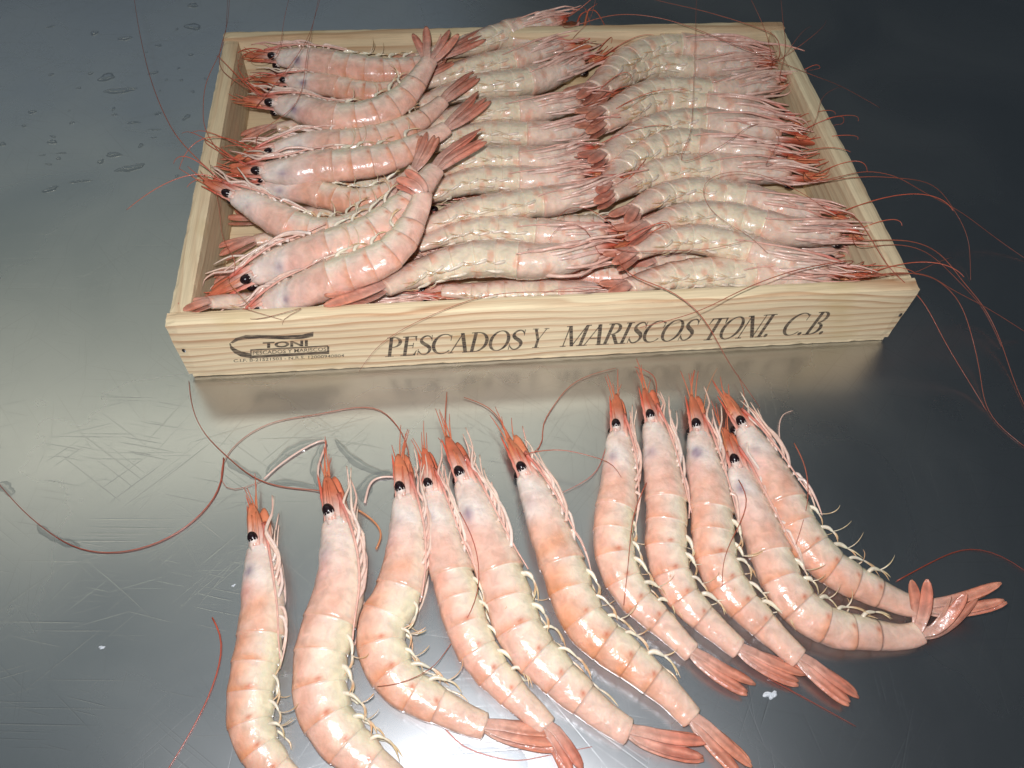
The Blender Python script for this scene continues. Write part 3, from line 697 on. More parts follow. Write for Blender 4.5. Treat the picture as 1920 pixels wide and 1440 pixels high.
                v, f = tube(P_, h * np.interp(q, [0, .3, .7, 1], [.036, .044, .034, .008]), 7, sp.f([sm_])[2][0], .45)
                mesh_obj('swimmeret_blade', fixz(v, floor), f, M_THIN, so, rep(lerp(CREAM, lerp(ORG, GRN, r.uniform(.25, .7)) * .92, sstep(.0, .6, q)), 7))
    # ---- tail fan: telson and four blades
    tl = sp.end - 1.0
    for bi, (ang, uo, wl, ln, name) in enumerate(((0, .16, .15, .80, 'telson'), (.24, .20, .25, .93, 'tail_blade'), (-.26, .26, .26, 1.0, 'tail_blade'), (.46, -.06, .24, .95, 'tail_blade'), (-.50, -.14, .26, .97, 'tail_blade'))):
        q = np.linspace(0, 1, 16); ang = ang * spread * 1.0 + r.uniform(-.035, .035)
        sq = .985 + tl * ln * q
        dist = tl * L * q * ln
        dq = np.sin(ang) * dist / h + (.10 if bi == 0 else 0) + .10 * np.sign(ang) * sstep(0, .3, q)
        lift = (uo * np.interp(q, [0, .25, 1], [.75, .9, .55]))
        Pq = sp.at(sq - (1 - math.cos(ang)) * tl * q, dq, lift, h)
        prof = np.interp(q, [0, .08, .25, .55, .8, .92, 1], [.80, .86, .95, 1.05, .92, .68, .20]) if bi else np.interp(q, [0, .2, .6, .9, 1], [1.1, 1.15, .8, .35, .08])
        tw = (.25 if bi in (1, 2) else -.25 if bi else 0) + tailroll
        Dq, Uq = sp.f(sq)[2], sp.f(sq)[3]
        v, f = tube(Pq, h * wl * prof, 12, Dq * math.cos(tw) + Uq * math.sin(tw), .13)
        # a raised midrib on each blade
        v = v.reshape(16, 12, 3); v[:, 3] += (v[:, 3] - Pq) * .6; v = v.reshape(-1, 3)
        tipc = lerp(lerp(RED, ORG, .15 + .3 * hue + r.uniform(-.1, .1)), PINK, .22) * 1.15
        c = lerp(lerp(FLESH, PINK, .6), tipc, sstep(.12, .75, q) * .92); c = lerp(c, tipc * .72, np.exp(-((q - .82) / .10) ** 2) * .35)
        c = c[:, None, :] * np.ones((1, 12, 1)); rib = np.zeros(12); rib[[2, 3, 4, 8, 9, 10]] = [.25, .6, .25, .25, .6, .25]
        c = lerp(c, np.array([.80, .45, .34]), rib[None, :] * np.ones((16, 1)) * .5); c = c * (1 + .26 * np.sin(np.arange(12) * 2.1 + r.uniform(0, 6))[None, :, None] * sstep(.1, .4, q)[:, None, None])
        if bi == 0: c = lerp(c, FLESH, .35)
        mesh_obj(name, fixz(v, floor), f, M_TAIL, root, c.reshape(-1, 3))
    SH[key] = (root, sp, h, floor, r)
    # ---- loose feelers, when none was traced
    for i in range(ant):
        q = np.linspace(0, 1, 30); C0, T0, D0, U0 = [a[0] for a in sp.f(0)]
        P0 = sp.at(-.10, -.22, .2 * (1 - 2 * (i % 2)), h)[0]; ln = r.uniform(.025, .065)
        side = D0 * r.uniform(-1, 1); up_ = np.array([0, 0, 1]) * r.uniform(.15, .75)
        b_ = r.uniform(.6, 1.9)
        Pq = P0 + (-T0)[None] * (np.sin(q * b_)[:, None] * ln / max(b_, 1) * .8) + side[None] * ((1 - np.cos(q * 2.2)) * ln * .45)[:, None] + up_[None] * (np.sin(q * 2.6) * ln * .42)[:, None]
        Pq[:, 2] = np.maximum(Pq[:, 2], .006)
        v, f = tube(Pq, .00030 * (1 - .6 * q), 5)
        mesh_obj('antenna', fixz(v, floor), f, M_FIL, root, rep(lerp(RED, RED * .9 + ORG * .15, q), 5))
    return root

def feeler(owner, pts, r0=.00042, col=(.44, .12, .07), label=None, r1=None, start=True, name='antenna', drop=None):
    """a traced feeler: photo pixels with a height each; starts at its owner's head"""
    P = [PX(x, y, z) for x, y, z in pts]; r0 = r0 * .56
    root = None
    if owner:
        root, sp, h, fl_, r = SH[owner]
        if start: P = [sp.at(-.09, -.24, .15, h)[0]] + P
    P = np.array(P); ch = np.r_[0, np.cumsum(np.linalg.norm(np.diff(P, axis=0), axis=1))]
    n = max(16, int(ch[-1] / .004)); S = spline(P, ch, np.linspace(0, ch[-1], n)); S[:, 2] = np.maximum(S[:, 2], r0)
    q = np.linspace(0, 1, n); rr = r0 * (1 - q) + (r1 if r1 else r0 * .45) * q
    v, f = tube(S, rr, 6); c = rep(lerp(col, np.asarray(col) * .9, q), 6)
    if root is not None: return mesh_obj(name, v, f, M_FIL, root, c)
    loc = S[0].copy(); loc[2] = 0
    o = mesh_obj(name, v, f, M_FIL, None, c, loc=tuple(loc)); return tag(o, label, 'antenna' if name != 'loose_leg' else 'shrimp leg')

# ---- the row on the steel
ZF = [.0062, .0072, .0078, .0078, .0070, .0058, .0044]
ROW = [
 ('F1', [(488, 1030), (492, 1100), (490, 1180), (477, 1260), (470, 1330), (486, 1400), (530, 1455), (590, 1495)], (680, 1530), .9),
 ('F2', [(632, 982), (640, 1050), (633, 1120), (612, 1190), (600, 1270), (614, 1340), (655, 1398), (710, 1445), (780, 1495)], (880, 1540), .45),
 ('F3', [(762, 938), (766, 1010), (758, 1075), (738, 1130), (716, 1180), (721, 1228), (750, 1277), (797, 1309), (850, 1336), (908, 1360)], (1064, 1388), .75),
 ('F4', [(814, 928), (828, 1000), (845, 1065), (860, 1120), (875, 1170), (898, 1222), (932, 1268), (975, 1312), (1024, 1360)], (1085, 1460), .25),
 ('F5', [(876, 908), (903, 985), (930, 1055), (950, 1110), (966, 1160), (988, 1205), (1020, 1240), (1060, 1280), (1112, 1325), (1178, 1370)], (1338, 1410), .3),
 ('F6', [(992, 898), (1018, 960), (1040, 1020), (1055, 1060), (1068, 1100), (1088, 1148), (1122, 1192), (1168, 1228), (1215, 1265), (1258, 1303), (1297, 1345)], (1410, 1455), 1.0),
 ('F7', [(1161, 818), (1162, 880), (1158, 935), (1150, 990), (1154, 1040), (1171, 1088), (1200, 1130), (1242, 1168), (1297, 1222)], (1420, 1298), .55),
 ('F8', [(1227, 800), (1238, 860), (1247, 920), (1250, 980), (1250, 1030), (1264, 1085), (1292, 1130), (1335, 1172), (1385, 1215)], (1515, 1278), .35),
 ('F9', [(1312, 818), (1322, 880), (1333, 940), (1337, 1000), (1344, 1050), (1366, 1095), (1396, 1135), (1432, 1171), (1498, 1233)], (1612, 1322), .5),
 ('F10', [(1386, 885), (1405, 940), (1430, 1000), (1448, 1045), (1470, 1095), (1510, 1145), (1560, 1175), (1620, 1186), (1722, 1185)], (1782, 1082), .5),
 ('F11', [(1400, 810), (1432, 865), (1463, 920), (1490, 975), (1517, 1020), (1562, 1065), (1622, 1099), (1725, 1138)], (1893, 1104), .6)]
ROWL = ['orange shrimp at the row end on the steel below the printed emblem',
 'pinkish shrimp on the steel, second in the row from the end below the emblem',
 'sharply bent shrimp on the steel with tail fan crossing its neighbour, orange-banded head',
 'pale shrimp on the steel between the sharply bent one and one with splayed legs',
 'cream shrimp on the steel with a long thin tapering snout spike',
 'the most orange shrimp on the steel, long straightened body, big black eye',
 'shrimp on the steel, first of the tight bunch of five beyond the most orange one',
 'shrimp on the steel, second of the tight bunch of five, greenish swimmerets showing',
 'shrimp on the steel, third of the tight bunch of five, purple head blotch',
 'shrimp on the steel strongly curled into a hook with its tail raised',
 'outermost shrimp of the steel row beyond the hooked one, swimmerets curled out']
for i, ((k, pts, tip, hue), lab) in enumerate(zip(ROW, ROWL)):
    shrimp(k, pts, ZF, tip, lab, 'shrimp laid in a row on the steel table', hue=hue, seed=i + 1, floor=0.0, spread={'F10': 1.0, 'F11': .20}.get(k, .20), ztip=.022 if k == 'F10' else (.018 if k == 'F11' else .004), roll=(-.12, -.10, -.05, 0), swim=1.25, fat=.96)

# ---- crate, bottom layer: tails show along the side board
GB = 'shrimp of the bottom layer in the crate'
LOW = [
 ('U1', [(800, 250), (740, 240), (680, 235), (620, 235), (570, 236), (520, 240)], (440, 268)),
 ('U2', [(820, 360), (760, 352), (690, 345), (620, 350), (560, 352), (510, 352)], (430, 350)),
 ('U3', [(800, 470), (740, 455), (680, 445), (610, 442), (550, 445), (480, 452)], (398, 478)),
 ('U4', [(760, 520), (700, 510), (640, 500), (570, 500), (500, 505), (445, 512)], (386, 532)),
 ('U5', [(780, 560), (710, 562), (640, 566), (560, 568), (480, 568), (395, 568)], (330, 582)),
 ('U7', [(1000, 500), (1050, 508), (1100, 515), (1150, 518), (1200, 515), (1250, 505)], (1310, 495)),
 ('U8', [(1560, 470), (1500, 468), (1430, 462), (1360, 470), (1290, 478), (1230, 490)], (1160, 505)),
 ('U9', [(900, 425), (950, 432), (1010, 430), (1070, 425), (1130, 420), (1180, 410)], (1240, 392)),
 ('U10', [(1500, 300), (1440, 300), (1380, 302), (1310, 300), (1240, 310), (1180, 325)], (1110, 335)),
 ('U11', [(520, 170), (545, 173), (580, 178), (640, 182), (700, 180), (760, 175)], (820, 170)),
 ('U12', [(800, 405), (740, 398), (680, 400), (610, 404), (550, 408), (490, 412)], (425, 402)),
 ('U13', [(535, 106), (560, 104), (590, 98), (640, 95), (700, 95), (760, 98)], (830, 100)),
 ('U6', [(1160, 552), (1100, 550), (1030, 548), (960, 548), (890, 548), (830, 545)], (770, 540))]
LOWL = ['mostly buried shrimp, red tail on the crate side board, nearest the back board',
 'mostly buried shrimp, red tail under the one slanting over the side board',
 'buried shrimp with red tail fan lying on bare crate floor beside the pine side board',
 'buried shrimp with dark red tail fan between two other tails in the crate corner',
 'shrimp whose tail fan rests on the crate rim at the corner above the emblem',
 'buried shrimp showing through the gap behind the word in the middle of the stamped board',
 'buried shrimp in the bottom layer under the end column, near the stamped board',
 'buried shrimp between the two columns, red tail under the end column',
 'buried shrimp in the bottom layer under the end column, near its middle',
 'buried shrimp with red snout against the side board below the fan-tailed one',
 'buried shrimp with tail under the belly of the one slanting over the rim',
 'buried shrimp lying deep along the inside of the back board',
 'buried shrimp along the inside of the stamped front board, only its back showing']
for i, ((k, pts, tip), lab) in enumerate(zip(LOW, LOWL)):
    hi = k == 'U5'
    shrimp(k, pts, [.014, .014, .014, .016, .020, .026, .034] if hi else [.013, .013, .014, .016], tip, lab, GB, seed=40 + i, roll=(.4, .4, .2, 0), spread=.5, belly=.3, ant=0, ztip=.041 if hi else (.021 if k in ('U3', 'U4') else .015), hue=.5, floor=None)

# ---- crate, middle column, bellies turned to the front
MID = [
 ('M1', [(1035, 42), (995, 50), (955, 60), (910, 76), (865, 88), (820, 98), (780, 108)], (715, 120), .036),
 ('M2', [(1048, 88), (1005, 100), (960, 113), (910, 124), (860, 136), (815, 150), (775, 162)], (715, 175), .030),
 ('M3', [(1085, 122), (1040, 138), (990, 153), (930, 161), (880, 167), (830, 180), (785, 195)], (720, 205), .030),
 ('M4', [(1080, 194), (1025, 203), (965, 209), (905, 212), (855, 222), (810, 240), (770, 255)], (710, 270), .030),
 ('M5', [(1095, 240), (1045, 250), (985, 254), (925, 252), (875, 256), (825, 268), (785, 282)], (725, 295), .027),
 ('M6', [(1080, 290), (1025, 299), (965, 300), (905, 299), (855, 308), (812, 323), (775, 338)], (720, 350), .029),
 ('M7', [(1085, 332), (1025, 338), (965, 338), (905, 338), (855, 347), (812, 364), (775, 380)], (715, 395), .028),
 ('M8', [(1132, 352), (1065, 373), (1000, 380), (930, 390), (875, 397), (825, 414), (785, 430)], (725, 445), .032),
 ('M9', [(1127, 440), (1065, 441), (1000, 437), (935, 432), (880, 434), (825, 446), (785, 460)], (725, 475), .030),
 ('M10', [(1112, 475), (1046, 487), (980, 489), (915, 485), (850, 493), (790, 511), (722, 540)], (596, 570), .036)]
for i, (k, pts, tip, zz) in enumerate(MID):
    lab = 'cream-bellied shrimp in the crate middle column, %s from the back board' % ['first', 'second', 'third', 'fourth', 'fifth', 'sixth', 'seventh', 'eighth', 'ninth'][i] if i < 9 else 'long shrimp lying over the inside of the stamped board, tail fan reaching onto the rim'
    shrimp(k, pts, [zz, zz, zz, zz, zz - .001, zz - .003, zz - (.0 if k == 'M10' else .004)], tip, lab, 'shrimp of the crate middle column', seed=60 + i, roll=(.72, .58, .30, .1), belly=.24, ant=2, fat=1.19, ztip=.0415 if k == 'M10' else zz - .006, spread=.3)

# ---- crate, column along the plain end board
END = [
 ('R1', [(1405, 106), (1345, 97), (1285, 92), (1230, 95), (1182, 112), (1146, 136), (1112, 164)], (1062, 186), .029),
 ('R2', [(1408, 126), (1348, 128), (1290, 130), (1238, 126), (1196, 133), (1162, 150), (1135, 168)], (1085, 190), .025),
 ('R3', [(1445, 160), (1380, 167), (1318, 174), (1262, 172), (1208, 178), (1168, 195), (1130, 210)], (1080, 222), .030),
 ('R4', [(1448, 224), (1380, 209), (1318, 198), (1262, 193), (1212, 200), (1168, 218), (1130, 235)], (1080, 250), .026),
 ('R5', [(1452, 252), (1385, 241), (1322, 234), (1262, 236), (1208, 250), (1163, 273), (1130, 292)], (1085, 305), .030),
 ('R6', [(1440, 293), (1375, 283), (1312, 273), (1254, 273), (1202, 290), (1160, 318), (1138, 345)], (1100, 362), .029),
 ('R7', [(1470, 326), (1405, 320), (1335, 318), (1272, 321), (1218, 330), (1174, 350), (1145, 366)], (1095, 378), .027),
 ('R8', [(1525, 403), (1462, 391), (1402, 376), (1342, 366), (1282, 361), (1232, 371), (1190, 394)], (1150, 420), .029),
 ('R9', [(1562, 440), (1502, 437), (1442, 428), (1385, 413), (1325, 405), (1265, 407), (1215, 425)], (1150, 445), .032),
 ('R10', [(1540, 502), (1474, 491), (1412, 473), (1352, 456), (1292, 448), (1235, 456), (1190, 474)], (1130, 492), .033),
 ('R11', [(1545, 522), (1478, 521), (1408, 517), (1340, 514), (1275, 517), (1220, 526), (1178, 538)], (1122, 548), .026)]
OR_ = ['first', 'second', 'third', 'fourth', 'fifth', 'sixth', 'seventh', 'eighth', 'ninth', 'tenth', 'eleventh']
for i, (k, pts, tip, zz) in enumerate(END):
    shrimp(k, pts, [zz, zz, zz, zz, zz, zz + .002, zz + .005], tip, 'cream-bellied shrimp pointing at the crate end away from the emblem, %s from the back board' % OR_[i],
           'shrimp of the crate column facing the end board', seed=80 + i, roll=(.75, .60, .32, .1), belly=.24, ant=2, fat=1.19, ztip=zz + .010, spread=.75, hue=None)

# ---- crate, upper layer with heads over the side board by the emblem
TOP = [
 ('L1', [(527, 108), (570, 112), (620, 120), (670, 128), (720, 131), (772, 124), (822, 106)], (908, 62), [.034, .035, .036, .036, .036, .040], .3, .044, .3),
 ('L2', [(545, 152), (585, 155), (630, 162), (675, 172), (720, 172), (762, 158), (800, 140)], (850, 110), [.029, .030, .030, .030, .030, .034], .6, .036, .3),
 ('L4', [(517, 283), (558, 276), (600, 271), (640, 270), (685, 265), (733, 251), (783, 227), (829, 190)], (898, 137), [.036, .036, .037, .037, .038, .042], .5, .045, .25),
 ('L5', [(500, 321), (545, 321), (590, 313), (635, 310), (680, 305), (727, 296), (777, 274), (836, 240)], (912, 176), [.037, .038, .038, .039, .040, .046], .45, .050, .25),
 ('L6', [(500, 352), (560, 356), (610, 366), (655, 376), (700, 370), (742, 350), (776, 318)], (810, 248), [.029, .030, .030, .031, .036, .048], .7, .054, .35),
 ('L3', [(525, 196), (567, 204), (617, 220), (667, 221), (717, 207), (757, 181), (783, 148), (803, 115)], (823, 48), [.039, .040, .041, .042, .045, .050, .054], .4, .060, 1.0),
 ('L7', [(445, 368), (500, 398), (550, 425), (600, 437), (645, 430), (690, 405), (738, 368)], (775, 322), [.046, .043, .040, .038, .038, .040], .35, .046, .5),
 ('L8', [(478, 514), (533, 491), (583, 477), (633, 461), (683, 443), (733, 411), (770, 375), (815, 318)], (915, 250), [.034, .038, .042, .045, .048, .052, .054], .35, .060, .3),
 ('L9', [(500, 574), (542, 553), (585, 537), (633, 517), (683, 500), (727, 477), (760, 440), (782, 395), (790, 366)], (742, 326), [.029, .035, .041, .046, .050, .055, .060], .25, .066, .6)]
TOPL = {'L1': 'upper-layer shrimp in the crate along the back board, eye clear of the others',
 'L2': 'shrimp wedged under the fan-tailed one, pale leg tips spread over its head',
 'L3': 'upper-layer shrimp in the crate with its tail fan spread open toward the back board',
 'L4': 'straight upper-layer shrimp in the crate just in front of the fan-tailed one',
 'L5': 'upper-layer shrimp in the crate, blue-purple head blotch, tail over the middle column',
 'L6': 'half-covered shrimp in the crate under the tails, yellowish swimmerets showing',
 'L7': 'shrimp slanting head up over the side board rim, red snout jutting out of the crate',
 'L8': 'upper-layer crate shrimp, dark eye near front corner, lying behind the frontmost curled one',
 'L9': 'curled shrimp lying on top by the front board, tail folded back on itself'}
for i, (k, pts, tip, zz, hue, zt, spr) in enumerate(TOP):
    shrimp(k, pts, zz, tip, TOPL[k], 'shrimp of the crate upper layer', seed=20 + i, roll=(.28, .15, 0, -.1), hue=hue, ztip=zt, spread=spr, ant={'L9': 1, 'L8': 0}.get(k, 3), fat=1.15 if k == 'L7' else 1.05)

# ------------------------------------------------------------------ traced feelers
def on(pts, z=.0006): return [(x, y, z) for x, y in pts]
feeler('L7', [(345, 272, .055), (315, 228, .052), (290, 170, .045), (270, 100, .03), (258, 40, .02), (248, -30, .012)], .0005)
feeler('L4', [(430, 300, .045), (395, 262, .050), (381, 210, .050), (387, 155, .048), (408, 108, .046), (424, 50, .03), (428, -20, .012)])
feeler('L3', [(470, 168, .045), (425, 140, .048), (411, 112, .046), (418, 75, .044), (428, 30, .03), (431, -20, .02)])
feeler('L3', [(480, 200, .045), (530, 140, .055), (565, 92, .06), (588, 40, .055), (604, -15, .05)], .00035)
feeler('L4', [(480, 262, .045), (545, 205, .052), (572, 130, .06), (586, 50, .06), (600, -15, .055)], .00033)
feeler('L1', [(470, 112, .04), (515, 105, .055), (530, 55, .058), (541, 0, .055), (543, -20, .05)], .00030)
feeler('L8', [(440, 490, .045), (422, 455, .046), (412, 400, .047), (398, 330, .046), (392, 300, .045)], .00035)
feeler('L8', [(430, 530, .044), (445, 548, .046), (470, 575, .048)], .0004, ORG)
feeler('L9', [(480, 585, .047), (530, 600, .043)], .00035)
feeler('M1', [(1075, 25, .05), (1095, 10, .055), (1118, -10, .06)], .0008)
feeler('M1', [(1070, 50, .05), (1127, 33, .055), (1177, 27, .056), (1227, 32, .056), (1293, 50, .055), (1393, 90, .052), (1444, 109, .052), (1519, 139, .045), (1575, 161, .03), (1650, 202, .012)], .00042)
feeler('M2', [(1085, 60, .045), (1103, 40, .05), (1113, 15, .055), (1120, -20, .06)], .0003)
feeler('R4', [(1400, 240, .045), (1330, 285, .05), (1278, 300, .048), (1290, 262, .052), (1297, 230, .054), (1300, 170, .056), (1303, 90, .058), (1306, 0, .06), (1307, -20, .06)], .00034)
feeler('R1', [(1462, 100, .045), (1459, 76, .05), (1432, 56, .052), (1388, 41, .052), (1312, 19, .05), (1230, 0, .045), (1180, -15, .04)])
feeler('R1', [(1468, 108, .045), (1490, 78, .05), (1522, 49, .045)], .00033)
feeler('R2', [(1474, 104, .045), (1505, 82, .05), (1549, 37, .04)], .00035)
feeler('R2', [(1447, 112, .045), (1440, 75, .05), (1425, 34, .055), (1406, -5, .058)], .0004)
feeler('R3', [(1462, 142, .045), (1469, 112, .05), (1470, 56, .055), (1464, -5, .058)], .0004)
feeler('R5', [(1510, 256, .045), (1528, 228, .05), (1537, 195, .052), (1579, 161, .045)], .00035)
feeler('R7', [(1530, 340, .045), (1575, 331, .048), (1631, 322, .047), (1669, 328, .045), (1725, 356, .035), (1800, 397, .02), (1867, 446, .006), (1930, 490, .0006)])
feeler('R7', [(1540, 338, .045), (1612, 332, .047), (1687, 334, .045), (1755, 352, .035), (1789, 394, .022), (1815, 450, .01), (1819, 487, .004), (1820, 525, .0006)])
feeler('R9', [(1620, 450, .045), (1669, 450, .046), (1725, 457, .042), (1770, 484, .032), (1807, 529, .022), (1845, 577, .012), (1875, 637, .005), (1901, 712, .001), (1930, 780, .0006)], .0005)
feeler('R9', [(1615, 462, .044), (1669, 459, .045), (1725, 468, .041), (1765, 495, .030), (1810, 540, .018), (1842, 578, .008), (1878, 650, .001)], .0004)
feeler('R11', [(1612, 521, .044), (1669, 512, .045), (1721, 514, .043), (1762, 529, .034), (1800, 570, .022), (1822, 630, .010), (1837, 697, .003), (1860, 780, .0006), (1925, 840, .0006)], .00045)
feeler('R11', [(1640, 518, .045), (1721, 513, .043), (1781, 540, .030), (1837, 570, .018), (1925, 624, .004)], .00045)
feeler('R8', [(1600, 405, .045), (1639, 457, .046), (1672, 506, .045), (1725, 559, .035), (1762, 622, .022), (1792, 675, .012), (1822, 724, .004), (1850, 770, .0006)], .0005)
feeler('R10', [(1620, 508, .045), (1690, 516, .046), (1740, 500, .045), (1785, 482, .04)], .00035)
feeler('R10', [(1600, 490, .048), (1526, 499, .052), (1462, 516, .055), (1387, 546, .056), (1312, 582, .055), (1200, 614, .05)], .00055)
feeler('M10', [(1193, 520, .05), (1243, 540, .053), (1310, 587, .05), (1343, 637, .04), (1370, 685, .025), (1400, 728, .010), (1425, 765, .002)], .00055)
feeler('M10', [(1170, 470, .05), (1260, 470, .052), (1330, 466, .052), (1400, 450, .05)], .0004)
feeler('U6', [(1150, 540, .03), (1100, 545, .038), (980, 548, .044), (900, 558, .048), (800, 595, .046), (717, 643, .03), (673, 697, .008)], .00035, RED * .7)
feeler('L9', [(520, 590, .047), (567, 578, .047), (540, 593, .045), (530, 613, .036), (533, 637, .026)], .0003, RED * .6)
feeler('M9', [(1150, 425, .044), (1110, 395, .048), (1060, 395, .048), (1045, 410, .046)], .0004, RED * .7)
feeler('M9', [(1120, 470, .044), (1090, 425, .048), (1050, 425, .048), (1030, 450, .046)], .0004, RED * .7)
feeler('R8', [(1460, 340, .05), (1390, 322, .052), (1320, 350, .052), (1340, 400, .05), (1400, 440, .048), (1440, 475, .046)], .00033)
feeler('R6', [(1440, 300, .045), (1458, 270, .05), (1452, 245, .048)], .00033)
# the row on the steel
feeler('F3', on([(755, 815), (738, 790), (709, 768), (660, 765), (600, 776), (510, 793), (456, 822), (423, 859), (415, 897), (425, 914), (459, 914), (492, 900)]), .00045)
feeler('F2', [(621, 925, .003), (547, 915, .0006), (485, 899, .0006), (423, 853, .0006), (386, 815, .0006), (361, 764, .0006), (354, 714, .0006)], .0005)
feeler(None, on([(419, 858), (409, 917), (375, 965), (321, 1005), (255, 1030), (200, 1036), (146, 1027), (91, 997), (36, 950), (-10, 898)]), .00050, RED * .8, 'long loose red feeler lying in a wide loop on the open steel beside the row')
feeler('F5', on([(838, 822), (835, 780), (838, 735)], .002), .0009)
feeler('F6', on([(960, 826), (945, 800), (920, 768), (870, 745)], .001), .0007)
feeler('F6', [(985, 852, .012), (1030, 844, .013), (1074, 847, .014), (1117, 858, .014), (1148, 872, .0165), (1165, 895, .0175)], .0005)
feeler('F6', on([(1000, 850), (1015, 831), (1018, 802), (1036, 764), (1074, 720), (1155, 690)], .001), .0005)
feeler('F7', on([(1140, 830), (1120, 880), (1053, 924)], .001), .0005, RED * .8 + .1)
feeler('F4', [(862, 960, .013), (892, 1030, .014), (897, 1095, .013), (877, 1157, .015), (840, 1215, .006), (799, 1259, .0155), (743, 1282, .0165), (707, 1287, .014)], .00045, start=False)
feeler('F11', on([(1395, 740), (1384, 703)], .004), .0005)
feeler('F11', [(1489, 831, .014), (1509, 875, .015), (1515, 927, .014), (1506, 977, .015), (1492, 1021, .015)], .0005, start=False)
feeler('F10', [(1385, 900, .012), (1399, 945, .0155), (1390, 975, .014), (1372, 1012, .015), (1357, 1055, .016), (1354, 1108, .0155)], .0005, start=False)
feeler('F8', [(1212, 905, .014), (1190, 960, .014), (1183, 1000, .016), (1177, 1064, .016), (1169, 1135, .016)], .00045, start=False)
feeler('F8', on([(1230, 760), (1231, 725), (1225, 705), (1190, 688)], .002), .0008)
feeler('F9', on([(1330, 720), (1345, 690)], .003), .0004, ORG)
feeler(None, on([(1682, 1089), (1757, 1049), (1829, 1030), (1883, 1046), (1935, 1080)]), .00045, RED * .6, 'thin dark red feeler lying on the steel behind the raised tail of the hooked shrimp')
feeler(None, on([(1440, 1272), (1504, 1306), (1605, 1362)]), .0004, RED * .6, 'thin feeler lying on the steel between the bunch tails and the ice chip')
feeler(None, on([(827, 1356), (868, 1398), (910, 1415), (966, 1426), (1015, 1419), (1110, 1400)]), .00055, RED * .8 + .15, 'pale curved feeler on the steel under the bent shrimp tail')
feeler(None, on([(398, 1158), (413, 1195), (407, 1260), (382, 1325), (335, 1410), (310, 1450)]), .0006, RED * .9, 'short loose red feeler piece lying beside the orange shrimp at the row end')
LEG = PALE * .95
feeler(None, on([(495, 898), (540, 860), (611, 828), (598, 870), (600, 912)], .001), .0007, LEG, 'pale bent leg in a water film above the second shrimp head', name='loose_leg', r1=.0006)
feeler(None, on([(745, 895), (722, 894), (700, 901), (688, 925), (684, 943)], .001), .0008, LEG, 'pale hooked leg piece on the steel beside the bent shrimp head', name='loose_leg', r1=.0006)
feeler(None, on([(660, 950), (691, 969), (714, 1002), (705, 1030)], .001), .0007, ORG * .8, 'brownish bent leg piece on the steel between two shrimp heads', name='loose_leg', r1=.0005)
feeler('F11', on([(1462, 825), (1462, 793), (1471, 776), (1487, 770)], .001), .0007, LEG, start=False, name='leg')

# ------------------------------------------------------------------ water and ice on the steel
def blob(cx, cy, ax, ay, rot, hgt, seed, n=26, rings=6, wob=.25, solid=True):
    r = np.random.RandomState(seed); ph = r.uniform(0, 6.28, 4)
    V = [(cx, cy, hgt)]; F = []
    for i in range(1, rings + 1):
        t = i / rings; z = hgt * math.sqrt(max(0, 1 - t ** 2.4))
        if i == rings: z = .00003
        for k in range(n):
            a = k / n * 2 * math.pi; w = 1 + wob * (math.sin(2 * a + ph[0]) * .6 + math.sin(3 * a + ph[1]) * .5 + .3 * math.sin(5 * a + ph[2]))
            x = ax * t * w * math.cos(a); y = ay * t * w * math.sin(a)
            V.append((cx + x * math.cos(rot) - y * math.sin(rot), cy + x * math.sin(rot) + y * math.cos(rot), z))
    F = [(0, 1 + k, 1 + (k + 1) % n) for k in range(n)]
    for i in range(rings - 1):
        F += [(1 + i * n + k, 1 + (i + 1) * n + k, 1 + (i + 1) * n + (k + 1) % n, 1 + i * n + (k + 1) % n) for k in range(n)]
    if solid: F.append(tuple(1 + (rings - 1) * n + k for k in range(n))[::-1])
    return np.array(V), F
DR = [(362, 10, 12, 5, .2), (362, 50, 18, 8, 0), (235, 72, 16, 4, .3), (297, 85, 8, 3, 0), (332, 55, 3, 3, 0), (358, 103, 6, 3, 0), (335, 128, 4, 2.5, 0),
      (288, 137, 12, 3.5, .3), (170, 138, 7, 3, 0), (200, 145, 18, 9, .2), (225, 170, 44, 5, .1), (96, 140, 6, 3, .3), (95, 50, 10, 2, .4), (177, 62, 11, 4, .4),
      (148, 165, 6, 2.5, .3), (213, 204, 4, 4, 0), (215, 215, 6, 2.5, 0), (296, 213, 7, 4, .5), (250, 230, 18, 2.5, .1), (350, 220, 12, 4, .9), (290, 243, 17, 1.8, 0),
      (135, 230, 6, 3, 0), (98, 266, 10, 5, -.2), (100, 256, 9, 2, -.3), (80, 291, 8, 2, 0), (116, 287, 13, 2, 0), (110, 297, 5, 4, 0), (92, 308, 8, 2.5, -.1), (189, 303, 8, 5, -.3),
      (264, 273, 6, 5, 0), (213, 290, 20, 5, .1), (245, 315, 30, 8, .3), (332, 330, 6, 3, .6), (150, 340, 24, 3, .1), (95, 355, 18, 5, .4), (60, 210, 9, 4, .4), (5, 270, 8, 4, .3),
      (312, 150, 3, 2.5, 0), (340, 150, 4, 3, 0), (362, 172, 4, 3, 0), (385, 148, 3, 3, 0), (288, 258, 6, 2, 0), (45, 236, 5, 3, 0), (130, 208, 3, 2, 0), (300, 170, 3, 2, 0), (275, 98, 3, 2, 0)]
GD = 'water droplets on the steel behind the crate side'
for i, (x, y, ax, ay, rt) in enumerate(DR):
    p = PX(x, y, 0); sx = .8 * np.linalg.norm(PX(x + ax, y, 0) - p); sy = .8 * np.linalg.norm(PX(x, y + ay, 0) - p)
    V, F = blob(0, 0, sx, sy, rt, min(.0011, .45 * min(sx, sy)), i, solid=False)
    big = ax >= 16
    o = mesh_obj('water_droplet', V + p, F, M_WATER, None, loc=tuple(p))
    tag(o, 'broad flat patch of clear water on the steel outside the crate side' if big else 'small clear water drop on the steel outside the crate side', 'water', ('broad water patches' if big else GD))
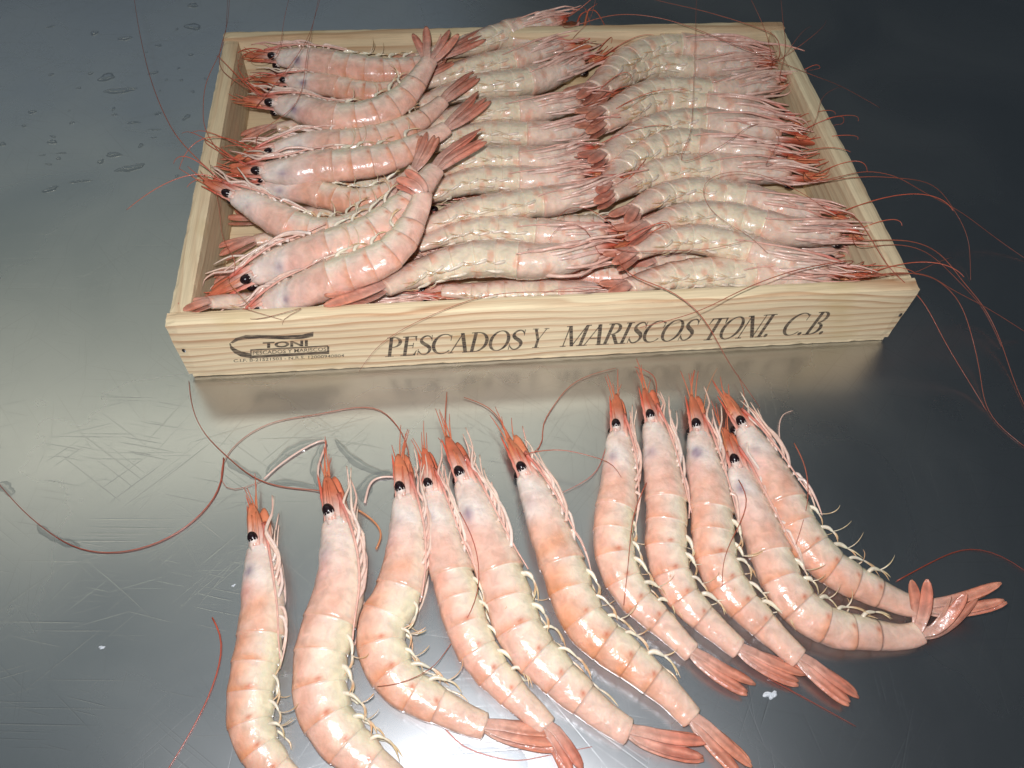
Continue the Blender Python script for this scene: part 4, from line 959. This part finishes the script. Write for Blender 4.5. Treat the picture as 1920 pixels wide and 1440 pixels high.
def film(pts, w, label, hgt=.0005, seed=0):
    """a thin water film that clings to a feeler or leg: a low strip with a rounded rim"""
    P = np.array([PX(x, y, 0) for x, y in pts]); ch = np.r_[0, np.cumsum(np.linalg.norm(np.diff(P, axis=0), axis=1))]
    n = 36; q = np.linspace(0, 1, n); S = spline(P, ch, q * ch[-1]); T = nrm(np.gradient(S, axis=0)); A = np.cross([0, 0, 1.0], T)
    r = np.random.RandomState(seed); pw = 1 + .18 * np.sin(q * 9 + r.uniform(0, 6)) + .1 * np.sin(q * 21 + r.uniform(0, 6))
    W = w * pw * np.sqrt(np.clip(1 - (2 * q - 1) ** 4, 0.01, 1)); V = []; F = []
    prof = [(-1, .00003), (-.85, .6), (-.5, .95), (0, 1), (.5, .95), (.85, .6), (1, .00003)]
    for i in range(n):
        for a, zz in prof: V.append(S[i] + A[i] * W[i] * a + np.array([0, 0, hgt * zz if abs(a) < 1 else .00003]))
    k = len(prof)
    F = [(i * k + j, i * k + j + 1, (i + 1) * k + j + 1, (i + 1) * k + j) for i in range(n - 1) for j in range(k - 1)]
    F += [tuple(range(k))[::-1], tuple((n - 1) * k + j for j in range(k))]
    loc = S[n // 2].copy(); loc[2] = 0
    o = mesh_obj('water_film', V, F, M_WATER, None, loc=tuple(loc)); tag(o, label, 'water')
film([(500, 890), (540, 850), (606, 824)], .0028, 'narrow water film along the long arm of the loose bent leg', seed=1)
film([(604, 832), (592, 870), (596, 910)], .0022, 'narrow water film along the short arm of the loose bent leg', seed=2)
film([(628, 822), (655, 855), (700, 882), (735, 890)], .0020, 'curved water film between the loose bent leg and the bent shrimp head', seed=3)
film([(425, 860), (455, 882), (490, 896)], .0020, 'water film where two feelers cross on the steel', seed=4)
film([(738, 892), (700, 896), (686, 912), (682, 942)], .0030, 'water film around the loose hooked leg piece', seed=5)
film([(505, 905), (545, 905), (610, 920)], .0016, 'water film along the feeler leading to the second shrimp head', seed=6)
film([(70, 985), (100, 1008), (150, 1024)], .0016, 'water film inside the bend of the long loose feeler', seed=7)
film([(2, 905), (12, 915), (24, 928)], .0022, 'water film at the outer end of the long loose feeler', seed=8)
film([(840, 1440), (880, 1428), (930, 1428), (990, 1436)], .0055, 'broad pool of water under the bent shrimp tail', .0007, seed=9)
for (x, y, a, b_, lab) in ((1445, 1303, 12, 7, 'small white ice chip on the steel beside the bunch of tails'), (191, 1214, 5, 3, 'tiny white ice crumb alone on the open steel'), (438, 1098, 3, 2, 'tiny white ice crumb beside the orange shrimp at the row end')):
    p = PX(x, y, 0); sx = np.linalg.norm(PX(x + a, y, 0) - p); sy = np.linalg.norm(PX(x, y + b_, 0) - p)
    V, F = blob(0, 0, sx, sy, .3, sy * .7, x, wob=.5); r = np.random.RandomState(x); V = V + r.normal(0, sy * .10, V.shape) * (V[:, 2:3] > .0001)
    V[:, 2] = np.maximum(V[:, 2], .00003)
    tag(mesh_obj('ice_chip', V + p, F, M_ICE, None, loc=tuple(p), smooth=False), lab, 'ice')

for o in bpy.data.objects:
    if '_o' in o: del o['_o']
